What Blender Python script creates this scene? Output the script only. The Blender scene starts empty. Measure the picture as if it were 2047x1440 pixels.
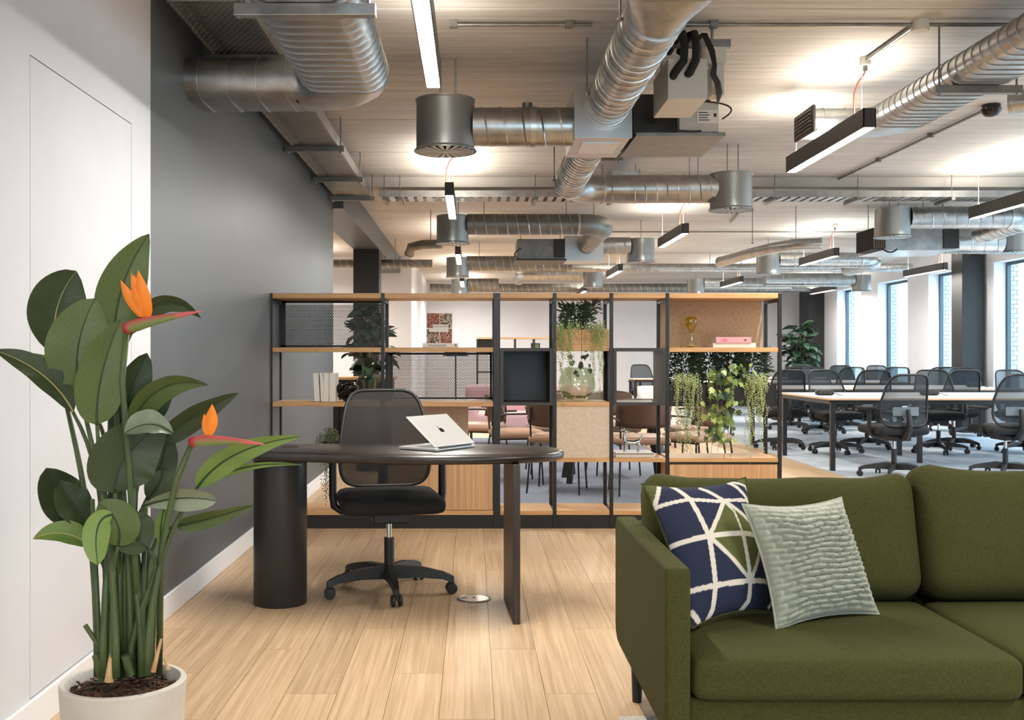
import bpy, math, random
from mathutils import Vector, Matrix, noise as mnoise
PI = math.pi
R = math.radians
random.seed(11)
scene = bpy.context.scene
C = scene.collection

# ------------------------------------------------------------------ camera
H = 1.17            # eye height
F = 2050.0          # focal length in pixels of the 2047 px wide frame
CX, CY = 945.0, 712.0
cam_d = bpy.data.cameras.new('camera')
cam = bpy.data.objects.new('camera', cam_d)
C.objects.link(cam)
cam.location = (0, 0, H)
cam.rotation_euler = (PI / 2, 0, 0)
cam_d.sensor_width = 36.0
cam_d.lens = 36.0 * F / 2047.0
cam_d.shift_x = (1023.5 - CX) / 2047.0
cam_d.shift_y = -(720.0 - CY) / 2047.0
cam_d.clip_end = 200
scene.camera = cam

# ------------------------------------------------------------------ light
SKY = 5.4
LAMP_DOWN = 165.0
LAMP_UP = 52.0
world = bpy.data.worlds.new('world')
scene.world = world
world.use_nodes = True
bg = world.node_tree.nodes['Background']
bg.inputs['Color'].default_value = (0.60, 0.83, 1.0, 1)
bg.inputs['Strength'].default_value = SKY
scene.view_settings.view_transform = 'Standard'
scene.view_settings.look = 'None'
scene.view_settings.gamma = 1.0
scene.view_settings.use_curve_mapping = False
scene.view_settings.exposure = 0.62
cy = scene.cycles
cy.max_bounces = 8
cy.diffuse_bounces = 5
cy.glossy_bounces = 3
cy.transmission_bounces = 6
cy.transparent_max_bounces = 12
cy.sample_clamp_indirect = 6.0
cy.caustics_reflective = False
cy.caustics_refractive = False
cy.use_denoising = True
cy.use_adaptive_sampling = True
cy.adaptive_threshold = .035


def W(x, y, d):
    """the point at depth d that a pixel of the 2047x1440 frame looks at"""
    return Vector(((x - CX) / F * d, d, H - (y - CY) / F * d))


# ------------------------------------------------------------------ materials
def srgb(r, g, b):
    f = lambda c: (c / 255 / 12.92) if c / 255 <= .04045 else ((c / 255 + .055) / 1.055) ** 2.4
    return (f(r), f(g), f(b), 1)


MATS = {}


def base(name, col, rough=.5, metal=0., spec=.5):
    m = bpy.data.materials.new(name)
    m.use_nodes = True
    b = m.node_tree.nodes['Principled BSDF']
    b.inputs['Base Color'].default_value = col
    b.inputs['Roughness'].default_value = rough
    b.inputs['Metallic'].default_value = metal
    b.inputs['Specular IOR Level'].default_value = spec
    MATS[name] = m
    return m


def nd(m, t, **kw):
    n = m.node_tree.nodes.new(t)
    for k, v in kw.items():
        setattr(n, k, v)
    return n


def lk(m, a, b):
    m.node_tree.links.new(a, b)


def bsdf(m):
    return m.node_tree.nodes['Principled BSDF']


def grain(name, c1, c2, scale=(1, 1, 1), rough=.5, metal=0., bump=0., detail=4., ns=6., spec=.5, rnd=0., lo=.35, hi=.65, coord='Object', rv=0.):
    """a noise stretched along one axis between two colours: wood, fabric, concrete, zinc"""
    m = base(name, c1, rough, metal, spec)
    tc = nd(m, 'ShaderNodeTexCoord')
    mp = nd(m, 'ShaderNodeMapping')
    mp.inputs['Scale'].default_value = scale
    src = tc.outputs[coord]
    if rnd:
        oi = nd(m, 'ShaderNodeObjectInfo')
        mul = nd(m, 'ShaderNodeVectorMath', operation='SCALE')
        mul.inputs[0].default_value = (37., 91., 53.)
        lk(m, oi.outputs['Random'], mul.inputs['Scale'])
        add = nd(m, 'ShaderNodeVectorMath', operation='ADD')
        lk(m, src, add.inputs[0])
        lk(m, mul.outputs[0], add.inputs[1])
        src = add.outputs[0]
    lk(m, src, mp.inputs['Vector'])
    nz = nd(m, 'ShaderNodeTexNoise')
    nz.inputs['Scale'].default_value = ns
    nz.inputs['Detail'].default_value = detail
    nz.inputs['Roughness'].default_value = .6
    lk(m, mp.outputs[0], nz.inputs['Vector'])
    rp = nd(m, 'ShaderNodeValToRGB')
    rp.color_ramp.elements[0].position = lo
    rp.color_ramp.elements[1].position = hi
    rp.color_ramp.elements[0].color = c1
    rp.color_ramp.elements[1].color = c2
    lk(m, nz.outputs['Fac'], rp.inputs['Fac'])
    out = rp.outputs['Color']
    if rnd:
        hs = nd(m, 'ShaderNodeHueSaturation')
        mr = nd(m, 'ShaderNodeMapRange')
        mr.inputs['To Min'].default_value = 1 - rnd
        mr.inputs['To Max'].default_value = 1 + rnd
        lk(m, oi.outputs['Random'], mr.inputs['Value'])
        lk(m, mr.outputs[0], hs.inputs['Value'])
        lk(m, out, hs.inputs['Color'])
        out = hs.outputs['Color']
    lk(m, out, bsdf(m).inputs['Base Color'])
    if bump:
        bp = nd(m, 'ShaderNodeBump')
        bp.inputs['Strength'].default_value = bump
        bp.inputs['Distance'].default_value = .004
        lk(m, nz.outputs['Fac'], bp.inputs['Height'])
        lk(m, bp.outputs[0], bsdf(m).inputs['Normal'])
    if rv:
        mr = nd(m, 'ShaderNodeMapRange')
        mr.inputs['To Min'].default_value = rough - rv
        mr.inputs['To Max'].default_value = rough + rv
        lk(m, nz.outputs['Fac'], mr.inputs['Value'])
        lk(m, mr.outputs[0], bsdf(m).inputs['Roughness'])
    return m


def emit(name, col, s):
    m = base(name, col, .5)
    b = bsdf(m)
    b.inputs['Emission Color'].default_value = col
    b.inputs['Emission Strength'].default_value = s
    m.cycles.emission_sampling = 'FRONT'
    return m


grain('wall_white', srgb(222, 222, 226), srgb(228, 228, 232), ns=2, rough=.75)
grain('wall_grey', srgb(78, 84, 88), srgb(84, 90, 94), ns=1.4, rough=.46, rv=.05)
grain('wall_white_dimmed', srgb(200, 201, 206), srgb(205, 206, 211), ns=2, rough=.7)  # wall white darkened to hold back the near lamp's light on the left wall
base('skirting', srgb(228, 228, 230), .45)
grain('oak_floor', srgb(170, 140, 106), srgb(206, 177, 143), (5, .8, 1), ns=3.0, rough=.42, rnd=.09, detail=8, bump=.05, lo=.3, hi=.7, rv=.08)
grain('oak', srgb(182, 138, 90), srgb(206, 164, 116), (.9, 14, 14), ns=4, rough=.5, rnd=.04, detail=6)
grain('oak_upright', srgb(180, 138, 98), srgb(206, 166, 124), (26, 12, .5), ns=2.5, rough=.5, rnd=.04, detail=5)
grain('ceiling_board', srgb(176, 170, 161), srgb(210, 205, 198), (.35, 7, 1), ns=3.5, rough=.8, rnd=.04, detail=9, bump=.25, lo=.28, hi=.72)
grain('zinc', srgb(158, 159, 158), srgb(184, 185, 184), (1, 1, 1), ns=9, rough=.33, metal=1, detail=5, rv=.08)
grain('zinc_dull', srgb(120, 120, 116), srgb(142, 142, 138), ns=7, rough=.45, metal=.85, detail=4, rv=.08)
base('steel_edge', srgb(190, 191, 190), .3, 1)
base('diffuser_grey', srgb(158, 160, 158), .36, .7)
base('rod', srgb(140, 142, 142), .4, .9)
base('black_metal', srgb(25, 23, 22), .42)
base('black_plastic', srgb(26, 26, 27), .5)
base('black_soft', srgb(22, 22, 23), .85)
base('charcoal_metal', srgb(50, 48, 46), .5)
base('lamp_body', srgb(58, 56, 54), .45)
emit('lamp_down', (1, .95, .87, 1), LAMP_DOWN)
emit('lamp_up', (1, .93, .83, 1), LAMP_UP)
base('wire', srgb(205, 205, 200), .5)
base('red_flex', srgb(178, 92, 70), .5)
base('cream_plastic', srgb(206, 202, 190), .5)
grain('dark_oak', srgb(27, 23, 21), srgb(44, 37, 33), (.7, 16, 16), ns=3.2, rough=.3, detail=7, spec=.6, rv=.06)
grain('dark_oak_upright', srgb(34, 28, 25), srgb(66, 53, 44), (20, 20, .6), ns=3, rough=.42, detail=7)
grain('dark_panel', srgb(36, 36, 37), srgb(46, 46, 47), ns=3, rough=.42)
base('aluminium', srgb(188, 186, 184), .38, .4)
base('logo_black', srgb(20, 20, 22), .2)
base('keys', srgb(34, 34, 36), .5)
base('screen', srgb(16, 17, 20), .12)
grain('felt_beige', srgb(196, 178, 158), srgb(208, 192, 174), ns=60, rough=.95)
grain('felt_tan', srgb(176, 148, 118), srgb(190, 164, 134), ns=50, rough=.95)
grain('sofa_green', srgb(56, 57, 27), srgb(70, 70, 36), ns=260, rough=.95, detail=2, bump=.15, spec=.2)
grain('rug', srgb(176, 172, 162), srgb(206, 202, 192), ns=90, rough=1, bump=.5, spec=.1)
grain('carpet_blue', srgb(104, 110, 124), srgb(140, 146, 158), (1, 1, 1), ns=70, rough=1, spec=.1, detail=3)
grain('carpet_light', srgb(150, 160, 170), srgb(196, 204, 212), (1.2, 9, 1), ns=4, rough=1, spec=.1, detail=6)
grain('concrete_pot', srgb(196, 192, 182), srgb(210, 206, 198), ns=5, rough=.8, bump=.1)
grain('bark', srgb(38, 26, 18), srgb(112, 80, 56), ns=24, rough=.95, bump=.6)
base('mulch_a', srgb(92, 62, 42), .9)
base('mulch_b', srgb(52, 36, 27), .9)
grain('stem_green', srgb(58, 72, 40), srgb(80, 97, 54), (4, 4, .6), ns=6, rough=.5)
grain('stem_dry', srgb(150, 104, 66), srgb(206, 174, 128), (6, 6, 1), ns=9, rough=.8)
base('orange_petal', srgb(244, 136, 34), .5)
base('brick_white', srgb(176, 184, 188), .8)
base('mortar', srgb(136, 144, 150), .9)
base('render_cream', srgb(236, 232, 222), .9)
base('frame_dark', srgb(58, 74, 82), .35, .3)
grain('column_black', srgb(26, 26, 26), srgb(31, 31, 31), ns=2, rough=.6)
base('desk_white', srgb(226, 226, 228), .35)
base('ply_edge', srgb(204, 172, 132), .5)
base('mesh_black', srgb(34, 36, 40), .7)
base('leather_brown', srgb(94, 68, 54), .45)
base('leather_tan', srgb(166, 132, 108), .5)
base('pink_fabric', srgb(206, 170, 172), .9)
base('white_paper', srgb(226, 222, 214), .8)
base('pink_cover', srgb(226, 150, 160), .6)
base('pink_print', srgb(206, 96, 120), .6)
base('dark_print', srgb(52, 46, 44), .6)
base('gloss_black', srgb(18, 16, 15), .18)
base('chrome', srgb(200, 205, 205), .14, 1)
base('soil', srgb(44, 34, 27), .95)
base('grille_brown', srgb(104, 90, 76), .6, .3)
base('white_box', srgb(196, 192, 184), .5)
base('ground', srgb(196, 198, 200), .9)
base('pearl_green', srgb(140, 158, 98), .55)
base('pearl_light', srgb(168, 180, 124), .55)
base('fern_dark', srgb(52, 72, 50), .6)
base('ivy_green', srgb(96, 116, 52), .45)
base('ivy_light', srgb(156, 168, 92), .45)
base('rubber_leaf', srgb(46, 68, 50), .3)
base('sprig_green', srgb(104, 122, 82), .55)
base('stem_brown', srgb(106, 92, 66), .8)


def glass(name, col, alpha, rough=.05):
    """thin glass: a tinted see-through film with a glossy coat"""
    m = bpy.data.materials.new(name)
    m.use_nodes = True
    nt = m.node_tree
    for n in list(nt.nodes):
        nt.nodes.remove(n)
    out = nt.nodes.new('ShaderNodeOutputMaterial')
    tr = nt.nodes.new('ShaderNodeBsdfTransparent')
    tr.inputs[0].default_value = col
    gl = nt.nodes.new('ShaderNodeBsdfGlossy')
    gl.inputs['Roughness'].default_value = rough
    mx = nt.nodes.new('ShaderNodeMixShader')
    mx.inputs[0].default_value = alpha
    nt.links.new(tr.outputs[0], mx.inputs[1])
    nt.links.new(gl.outputs[0], mx.inputs[2])
    nt.links.new(mx.outputs[0], out.inputs[0])
    MATS[name] = m
    return m


def veil(name, col, alpha, rough=.8):
    """open weave that lets part of the light through"""
    m = base(name, col, rough)
    bsdf(m).inputs['Alpha'].default_value = alpha
    return m


glass('window_glass', (.94, .98, 1, 1), .04)
glass('vase_glass', (.90, .94, .86, 1), .14)
glass('amber_glass', (.80, .70, .10, 1), .12)
glass('clear_glass', (.93, .93, .88, 1), .12)
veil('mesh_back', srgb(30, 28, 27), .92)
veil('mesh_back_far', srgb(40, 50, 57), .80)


def leafmat(name, c1, c2, rough=.42):
    """leaf with cross veins running off the midrib"""
    m = base(name, c1, rough)
    uv = nd(m, 'ShaderNodeUVMap')
    sp = nd(m, 'ShaderNodeSeparateXYZ')
    lk(m, uv.outputs[0], sp.inputs[0])
    ab = nd(m, 'ShaderNodeMath', operation='ABSOLUTE')
    lk(m, sp.outputs['X'], ab.inputs[0])
    ma = nd(m, 'ShaderNodeMath', operation='MULTIPLY_ADD')
    lk(m, ab.outputs[0], ma.inputs[0])
    ma.inputs[1].default_value = -.18
    lk(m, sp.outputs['Y'], ma.inputs[2])
    cb = nd(m, 'ShaderNodeCombineXYZ')
    lk(m, ma.outputs[0], cb.inputs['Y'])
    nz = nd(m, 'ShaderNodeTexNoise')
    nz.inputs['Scale'].default_value = 55
    nz.inputs['Detail'].default_value = 3
    lk(m, cb.outputs[0], nz.inputs['Vector'])
    oi = nd(m, 'ShaderNodeObjectInfo')
    rp = nd(m, 'ShaderNodeValToRGB')
    rp.color_ramp.elements[0].color = c1
    rp.color_ramp.elements[1].color = c2
    rp.color_ramp.elements[0].position = .35
    rp.color_ramp.elements[1].position = .75
    lk(m, nz.outputs['Fac'], rp.inputs['Fac'])
    hs = nd(m, 'ShaderNodeHueSaturation')
    mr = nd(m, 'ShaderNodeMapRange')
    mr.inputs['To Min'].default_value = .85
    mr.inputs['To Max'].default_value = 1.15
    lk(m, oi.outputs['Random'], mr.inputs['Value'])
    lk(m, mr.outputs[0], hs.inputs['Value'])
    lk(m, rp.outputs['Color'], hs.inputs['Color'])
    lk(m, hs.outputs['Color'], bsdf(m).inputs['Base Color'])
    bp = nd(m, 'ShaderNodeBump')
    bp.inputs['Strength'].default_value = .35
    bp.inputs['Distance'].default_value = .003
    bsdf(m).inputs['Specular IOR Level'].default_value = .3
    lk(m, nz.outputs['Fac'], bp.inputs['Height'])
    lk(m, bp.outputs[0], bsdf(m).inputs['Normal'])


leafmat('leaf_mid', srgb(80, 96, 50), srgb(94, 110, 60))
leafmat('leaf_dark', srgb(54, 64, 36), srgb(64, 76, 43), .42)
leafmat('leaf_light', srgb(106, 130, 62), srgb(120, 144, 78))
leafmat('leaf_grey', srgb(110, 122, 96), srgb(150, 158, 140), .25)
base('midrib', srgb(44, 62, 34), .5)
base('midrib_pale', srgb(170, 160, 104), .5)


def vcol(name, rough=.85, bumpscale=0):
    m = base(name, (1, 1, 1, 1), rough)
    a = nd(m, 'ShaderNodeVertexColor', layer_name='print')
    lk(m, a.outputs[0], bsdf(m).inputs['Base Color'])
    bsdf(m).inputs['Specular IOR Level'].default_value = .25
    return m


vcol('printed_cotton')
vcol('printed_cover', .5)
vcol('spathe', .45)
grain('sage_velvet', srgb(140, 146, 130), srgb(156, 161, 145), ns=40, rough=.8)
bsdf(MATS['sage_velvet']).inputs['Sheen Weight'].default_value = .5
base('lumbar_grey', srgb(96, 106, 112), .5)

# ------------------------------------------------------------------ mesh builder
OFF = {}


class B:
    def __init__(self):
        self.v, self.f, self.uv, self.col = [], [], None, None

    def add(self, vs, fs):
        n = len(self.v)
        self.v += [Vector(p) for p in vs]
        self.f += [tuple(i + n for i in q) for q in fs]
        return self

    def box(self, x0, x1, y0, y1, z0, z1):
        return self.add([(x, y, z) for x in (x0, x1) for y in (y0, y1) for z in (z0, z1)],
                        [(0, 1, 3, 2), (4, 6, 7, 5), (0, 4, 5, 1), (2, 3, 7, 6), (0, 2, 6, 4), (1, 5, 7, 3)])

    def obox(self, c, s, m=None):
        c = Vector(c)
        m = m or Matrix.Identity(3)
        vs = [c + m @ Vector((x * s[0] / 2, y * s[1] / 2, z * s[2] / 2)) for x in (-1, 1) for y in (-1, 1) for z in (-1, 1)]
        return self.add(vs, [(0, 1, 3, 2), (4, 6, 7, 5), (0, 4, 5, 1), (2, 3, 7, 6), (0, 2, 6, 4), (1, 5, 7, 3)])

    def bar(self, p0, p1, w, h, up=(0, 0, 1)):
        p0, p1 = Vector(p0), Vector(p1)
        t = (p1 - p0)
        L = t.length
        t.normalize()
        s = t.cross(Vector(up))
        if s.length < 1e-4:
            s = t.cross(Vector((0, 1, 0)))
        s.normalize()
        u = s.cross(t)
        m = Matrix((s, t, u)).transposed()
        return self.obox((p0 + p1) / 2, (w, L, h), m)

    def tube(self, pts, r, n=8, cap=True, prof=None, up=None):
        """sweep a circle (or a closed 2D profile) along a line of points"""
        pts = [Vector(p) for p in pts]
        k = len(pts)
        tang = []
        for i in range(k):
            a = pts[max(i - 1, 0)]
            b = pts[min(i + 1, k - 1)]
            tang.append((b - a).normalized())
        if up is None:
            up = Vector((0, 0, 1)) if abs(tang[0].z) < .9 else Vector((0, 1, 0))
        s = tang[0].cross(Vector(up)).normalized()
        pr = prof or [(math.cos(2 * PI * j / n), math.sin(2 * PI * j / n)) for j in range(n)]
        n = len(pr)
        vs = []
        for i in range(k):
            t = tang[i]
            s = (s - t * s.dot(t)).normalized()
            u = s.cross(t)
            if prof:
                rr = 1 if not isinstance(r, (list, tuple)) else r[i]
            else:
                rr = r[i] if isinstance(r, (list, tuple)) else r
            vs += [pts[i] + s * (a * rr) + u * (b * rr) for a, b in pr]
        fs = []
        for i in range(k - 1):
            for j in range(n):
                fs.append((i * n + j, i * n + (j + 1) % n, (i + 1) * n + (j + 1) % n, (i + 1) * n + j))
        if cap:
            fs.append(tuple(reversed(range(n))))
            fs.append(tuple((k - 1) * n + j for j in range(n)))
        return self.add(vs, fs)

    def cyl(self, p0, p1, r, r2=None, n=16, cap=True):
        return self.tube([p0, p1], [r, r if r2 is None else r2], n, cap)

    def lathe(self, prof, c=(0, 0, 0), n=24, m=None):
        c = Vector(c)
        m = m or Matrix.Identity(3)
        vs = []
        for r, z in prof:
            vs += [c + m @ Vector((r * math.cos(2 * PI * j / n), r * math.sin(2 * PI * j / n), z)) for j in range(n)]
        fs = []
        for i in range(len(prof) - 1):
            for j in range(n):
                fs.append((i * n + j, i * n + (j + 1) % n, (i + 1) * n + (j + 1) % n, (i + 1) * n + j))
        return self.add(vs, fs)

    def disc(self, c, r, n=24, m=None, flip=False):
        m = m or Matrix.Identity(3)
        c = Vector(c)
        vs = [c + m @ Vector((r * math.cos(2 * PI * j / n), r * math.sin(2 * PI * j / n), 0)) for j in range(n)]
        return self.add(vs, [tuple(reversed(range(n))) if flip else tuple(range(n))])

    def ball(self, c, r, n=10, s=(1, 1, 1)):
        prof = [(math.sin(PI * i / (n // 2)) * r, -math.cos(PI * i / (n // 2)) * r) for i in range(n // 2 + 1)]
        return self.lathe(prof, c, n, Matrix.Diagonal(Vector(s)))

    def grid(self, fn, nu, nv):
        vs = [fn(i / nu, j / nv) for j in range(nv + 1) for i in range(nu + 1)]
        fs = [(j * (nu + 1) + i, j * (nu + 1) + i + 1, (j + 1) * (nu + 1) + i + 1, (j + 1) * (nu + 1) + i)
              for j in range(nv) for i in range(nu)]
        return self.add(vs, fs)

    def prism(self, poly, axis, a0, a1):
        """extrude a 2D polygon along an axis; poly is in the two other axes in x,y,z order"""
        def pt(p, a):
            q = list(p)
            q.insert(axis, a)
            return q
        n = len(poly)
        vs = [pt(p, a0) for p in poly] + [pt(p, a1) for p in poly]
        fs = [tuple(range(n)), tuple(reversed(range(n, 2 * n)))]
        fs += [(i, i + n, (i + 1) % n + n, (i + 1) % n) for i in range(n)]
        return self.add(vs, fs)

    def octa(self, c, r, s=1.0):
        c = Vector(c)
        vs = [c + Vector(d) for d in ((r, 0, 0), (-r, 0, 0), (0, r, 0), (0, -r, 0), (0, 0, r * s), (0, 0, -r * s))]
        return self.add(vs, [(0, 2, 4), (2, 1, 4), (1, 3, 4), (3, 0, 4), (2, 0, 5), (1, 2, 5), (3, 1, 5), (0, 3, 5)])

    def done(self, name, mat, parent=None, smooth=None, bevel=0., seg=2, local=False, fixn=True):
        if parent is None:
            xs = [p.x for p in self.v]
            ys = [p.y for p in self.v]
            zs = [p.z for p in self.v]
            o = Vector(((min(xs) + max(xs)) / 2, (min(ys) + max(ys)) / 2, min(zs)))
            if local:
                o = Vector()
        else:
            o = Vector() if local else OFF.get(parent.name, Vector())
        me = bpy.data.meshes.new(name)
        me.from_pydata([tuple(p - o) for p in self.v], [], self.f)
        if fixn:
            import bmesh
            bm = bmesh.new()
            bm.from_mesh(me)
            bmesh.ops.recalc_face_normals(bm, faces=bm.faces)
            bm.to_mesh(me)
            bm.free()
        if self.uv:
            l = me.uv_layers.new(name='UVMap')
            for lp in me.loops:
                l.data[lp.index].uv = self.uv[lp.vertex_index]
        if self.col:
            a = me.color_attributes.new('print', 'FLOAT_COLOR', 'POINT')
            for i, c in enumerate(self.col):
                a.data[i].color = c
        if smooth is not None:
            me.polygons.foreach_set('use_smooth', [True] * len(me.polygons))
            if smooth < 180:
                me.set_sharp_from_angle(angle=R(smooth))
        me.materials.append(MATS[mat])
        ob = bpy.data.objects.new(name, me)
        C.objects.link(ob)
        if parent is None:
            ob.location = o
            OFF[ob.name] = o
        else:
            ob.parent = parent
            OFF[ob.name] = o
        if bevel:
            bv = ob.modifiers.new('edge', 'BEVEL')
            bv.width = bevel
            bv.segments = seg
            bv.limit_method = 'ANGLE'
            bv.angle_limit = R(40)
            if smooth is None:
                me.polygons.foreach_set('use_smooth', [True] * len(me.polygons))
                me.set_sharp_from_angle(angle=R(50))
        return ob


def tag(o, label, cat, group=None):
    o['label'] = label
    o['category'] = cat
    if group:
        o['group'] = group
    return o


def struct(o):
    o['kind'] = 'structure'
    return o


def thing(name, label, cat, loc=(0, 0, 0), rz=0, group=None):
    o = bpy.data.objects.new(name, None)
    o.empty_display_size = .1
    C.objects.link(o)
    o.location = loc
    o.rotation_euler = (0, 0, rz)
    OFF[o.name] = Vector(loc)
    return tag(o, label, cat, group)


def dup(root, loc, rz, label, group=None):
    r = root.copy()
    C.objects.link(r)
    r.location = loc
    r.rotation_euler = (0, 0, rz)
    r['label'] = label
    if group:
        r['group'] = group
    for ch in list(root.children):
        c = ch.copy()
        C.objects.link(c)
        c.parent = r
        for g in ch.children:
            d = g.copy()
            C.objects.link(d)
            d.parent = c
    return r


def inst(src, parent, loc, rot=(0, 0, 0), scale=(1, 1, 1)):
    """another piece that shares its mesh; loc is relative to the parent"""
    o = src.copy()
    C.objects.link(o)
    o.parent = parent
    o.location = loc
    o.rotation_euler = rot
    o.scale = scale
    return o


def rot_to(axis, up=(0, 0, 1)):
    z = Vector(axis).normalized()
    x = Vector(up).cross(z)
    if x.length < 1e-4:
        x = Vector((1, 0, 0))
    x.normalize()
    y = z.cross(x)
    return Matrix((x, y, z)).transposed()


def perf(b, o, ex, ez, nx, nz, pitch, hole):
    """sheet with hexagonally packed holes; o corner, ex and ez unit vectors"""
    o, ex, ez = Vector(o), Vector(ex), Vector(ez)
    Rr = pitch / math.sqrt(3)
    ang = [R(60 * k + 30) for k in range(6)]
    for j in range(nz):
        for i in range(nx):
            c = o + ex * ((i + .5 + (.5 if j % 2 else 0)) * pitch) + ez * ((j * 1.5 + 1) * Rr)
            out = [c + ex * (Rr * math.cos(a)) + ez * (Rr * math.sin(a)) for a in ang]
            inn = [c + ex * (hole * math.cos(a)) + ez * (hole * math.sin(a)) for a in ang]
            b.add(out + inn, [(k, (k + 1) % 6, (k + 1) % 6 + 6, k + 6) for k in range(6)])
    return b


def rbox(b, size, r, c, n=8, crown=0., pinch=0., mat=None, sag=0., noise=0.):
    """cushion: box with rounded edges, optional crowned top"""
    hx, hy, hz = size[0] / 2, size[1] / 2, size[2] / 2
    mat = mat or Matrix.Identity(3)
    c = Vector(c)
    idx = {}
    vs, fs = [], []

    def vert(p):
        k = tuple(round(q, 5) for q in p)
        if k in idx:
            return idx[k]
        q = Vector(p)
        inner = Vector((max(-hx + r, min(hx - r, q.x)), max(-hy + r, min(hy - r, q.y)), max(-hz + r, min(hz - r, q.z))))
        dlt = q - inner
        if dlt.length > 1e-9:
            q = inner + dlt.normalized() * r
        u, v, w = q.x / hx, q.y / hy, q.z / hz
        bump = max(0, 1 - u * u) * max(0, 1 - v * v)
        q.z += crown * bump * (1 if w > 0 else -.4 * (w < 0))
        if pinch:
            q.x *= 1 - pinch * abs(w) * abs(w)
        if noise:
            q += Vector((0, 0, noise * mnoise.noise(Vector((q.x * 6 + c.x * 3, q.y * 6, q.z * 6)))))
        idx[k] = len(vs)
        vs.append(c + mat @ q)
        return idx[k]

    def lin(h, i):
        # denser near edges so the rounding holds
        t = i / n * 2 - 1
        return h * math.copysign(1 - (1 - abs(t)) ** 1.8, t)
    for ax in range(3):
        o1, o2 = [(1, 2), (2, 0), (0, 1)][ax]
        hh = (hx, hy, hz)
        for s in (-1, 1):
            for i in range(n):
                for j in range(n):
                    q = []
                    for (a, e) in ((i, j), (i + 1, j), (i + 1, j + 1), (i, j + 1)):
                        p = [0, 0, 0]
                        p[ax] = s * hh[ax]
                        p[o1] = lin(hh[o1], a)
                        p[o2] = lin(hh[o2], e)
                        q.append(vert(p))
                    if len(set(q)) > 2:
                        fs.append(tuple(q if s > 0 else reversed(q)))
    return b.add(vs, fs)


def arc(c, r, a0, a1, n=8, z=None, ax='xy'):
    out = []
    for i in range(n + 1):
        a = R(a0 + (a1 - a0) * i / n)
        p = [c[0], c[1], c[2]]
        k = {'xy': (0, 1), 'xz': (0, 2), 'yz': (1, 2)}[ax]
        p[k[0]] += r * math.cos(a)
        p[k[1]] += r * math.sin(a)
        out.append(Vector(p))
    return out


def bez(p0, p1, p2, n=10):
    p0, p1, p2 = Vector(p0), Vector(p1), Vector(p2)
    return [p0 * (1 - t) ** 2 + p1 * (2 * t * (1 - t)) + p2 * t * t for t in [i / n for i in range(n + 1)]]


def text_mesh(s, size, name, mat, parent, mtx, depth=.0004, font_width=None):
    cu = bpy.data.curves.new(name, 'FONT')
    cu.body = s
    cu.size = size
    cu.extrude = depth
    cu.align_x = 'CENTER'
    cu.align_y = 'CENTER'
    tmp = bpy.data.objects.new(name, cu)
    C.objects.link(tmp)
    dg = bpy.context.evaluated_depsgraph_get()
    me = bpy.data.meshes.new_from_object(tmp.evaluated_get(dg))
    bpy.data.objects.remove(tmp)
    xs = [v.co.x for v in me.vertices]
    w = max(xs) - min(xs)
    k = (font_width / w) if font_width else 1
    me.transform(mtx @ Matrix.Diagonal(Vector((k, 1 if font_width is None else min(1.2, max(.6, k)), 1, 1))))
    me.materials.clear()
    me.materials.append(MATS[mat])
    o = bpy.data.objects.new(name, me)
    C.objects.link(o)
    o.parent = parent
    return o


# ------------------------------------------------------------------ setting
ZC = 2.91            # ceiling
XL = -1.37           # left wall
XR = 7.8             # window wall
YB = 24.2            # back wall
Y0 = -4.5            # end behind the camera, closed by the added wall

fl = struct(B().box(-6, XR + .3, Y0, YB + .2, -.14, -.012).done('floor', 'oak_floor'))
pw, pl = .18, 1.5
plank_src = None
carp_m = (-.04, 2.2, 7.62, 14.6)
k = 0
nx = int((3.6 - XL) / pw)
for i in range(nx + 1):
    x0 = XL + i * pw
    x1 = min(x0 + pw, 3.6)
    if x1 - x0 < .03:
        continue
    off = [0, .62, 1.1, .31, .85][i % 5]
    y = 1.4 - off
    while y < 15:
        ya, yb = max(y, 1.4), min(y + pl, 15)
        y += pl
        cxm, cym = (x0 + x1) / 2, (ya + yb) / 2
        segs = [(ya, yb)]
        if x1 > carp_m[0] + .02 and x0 < carp_m[1] - .02:
            segs = []
            if ya < carp_m[2]:
                segs.append((ya, min(yb, carp_m[2])))
            if yb > carp_m[3]:
                segs.append((max(ya, carp_m[3]), yb))
        for (a, e) in segs:
            if e - a < .05 or (a > 7 and cxm < -.04 and a > 10.5):
                continue
            if plank_src is None:
                plank_src = B().box(-.5, .5, -.5, .5, -.012, 0).done('plank', 'oak_floor', local=True)
                p = plank_src
                p.parent = fl
            else:
                p = plank_src.copy()
                C.objects.link(p)
            p.location = Vector((cxm, (a + e) / 2, 0)) - OFF[fl.name]
            p.scale = (x1 - x0 - .0016, e - a - .0016, 1)
tag(B().box(carp_m[0], carp_m[1], carp_m[2], carp_m[3], -.012, .004).done('carpet', 'carpet_blue'),
    'dark blue grey carpet under the meeting chairs behind the shelving', 'carpet')
tag(B().box(3.6, XR, 4, YB, -.012, .004).done('carpet', 'carpet_light'),
    'pale streaked grey carpet under the rows of office desks', 'carpet')
tag(B().box(.47, 3.3, -1.2, 3.3, 0, .012).done('rug', 'rug', bevel=.004),
    'light woven rug whose corner shows under the green sofa', 'rug')

ce = struct(B().box(-6, XR + .3, Y0, YB + .2, ZC + .02, ZC + .3).done('ceiling', 'ceiling_board'))
pan_src = None
y = 1.2 - 1.203 * 4 + .33
while y < YB:
    b = B().box(-7.05, 7.05, -.597, .597, 0, .04)
    if pan_src is None:
        pan_src = b.done('panel', 'ceiling_board', local=True, bevel=.004, seg=1)
        pan_src.parent = ce
        p = pan_src
    else:
        p = pan_src.copy()
        C.objects.link(p)
    p.location = Vector((1.05, y + .6, ZC)) - OFF[ce.name]
    y += 1.203

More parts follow.
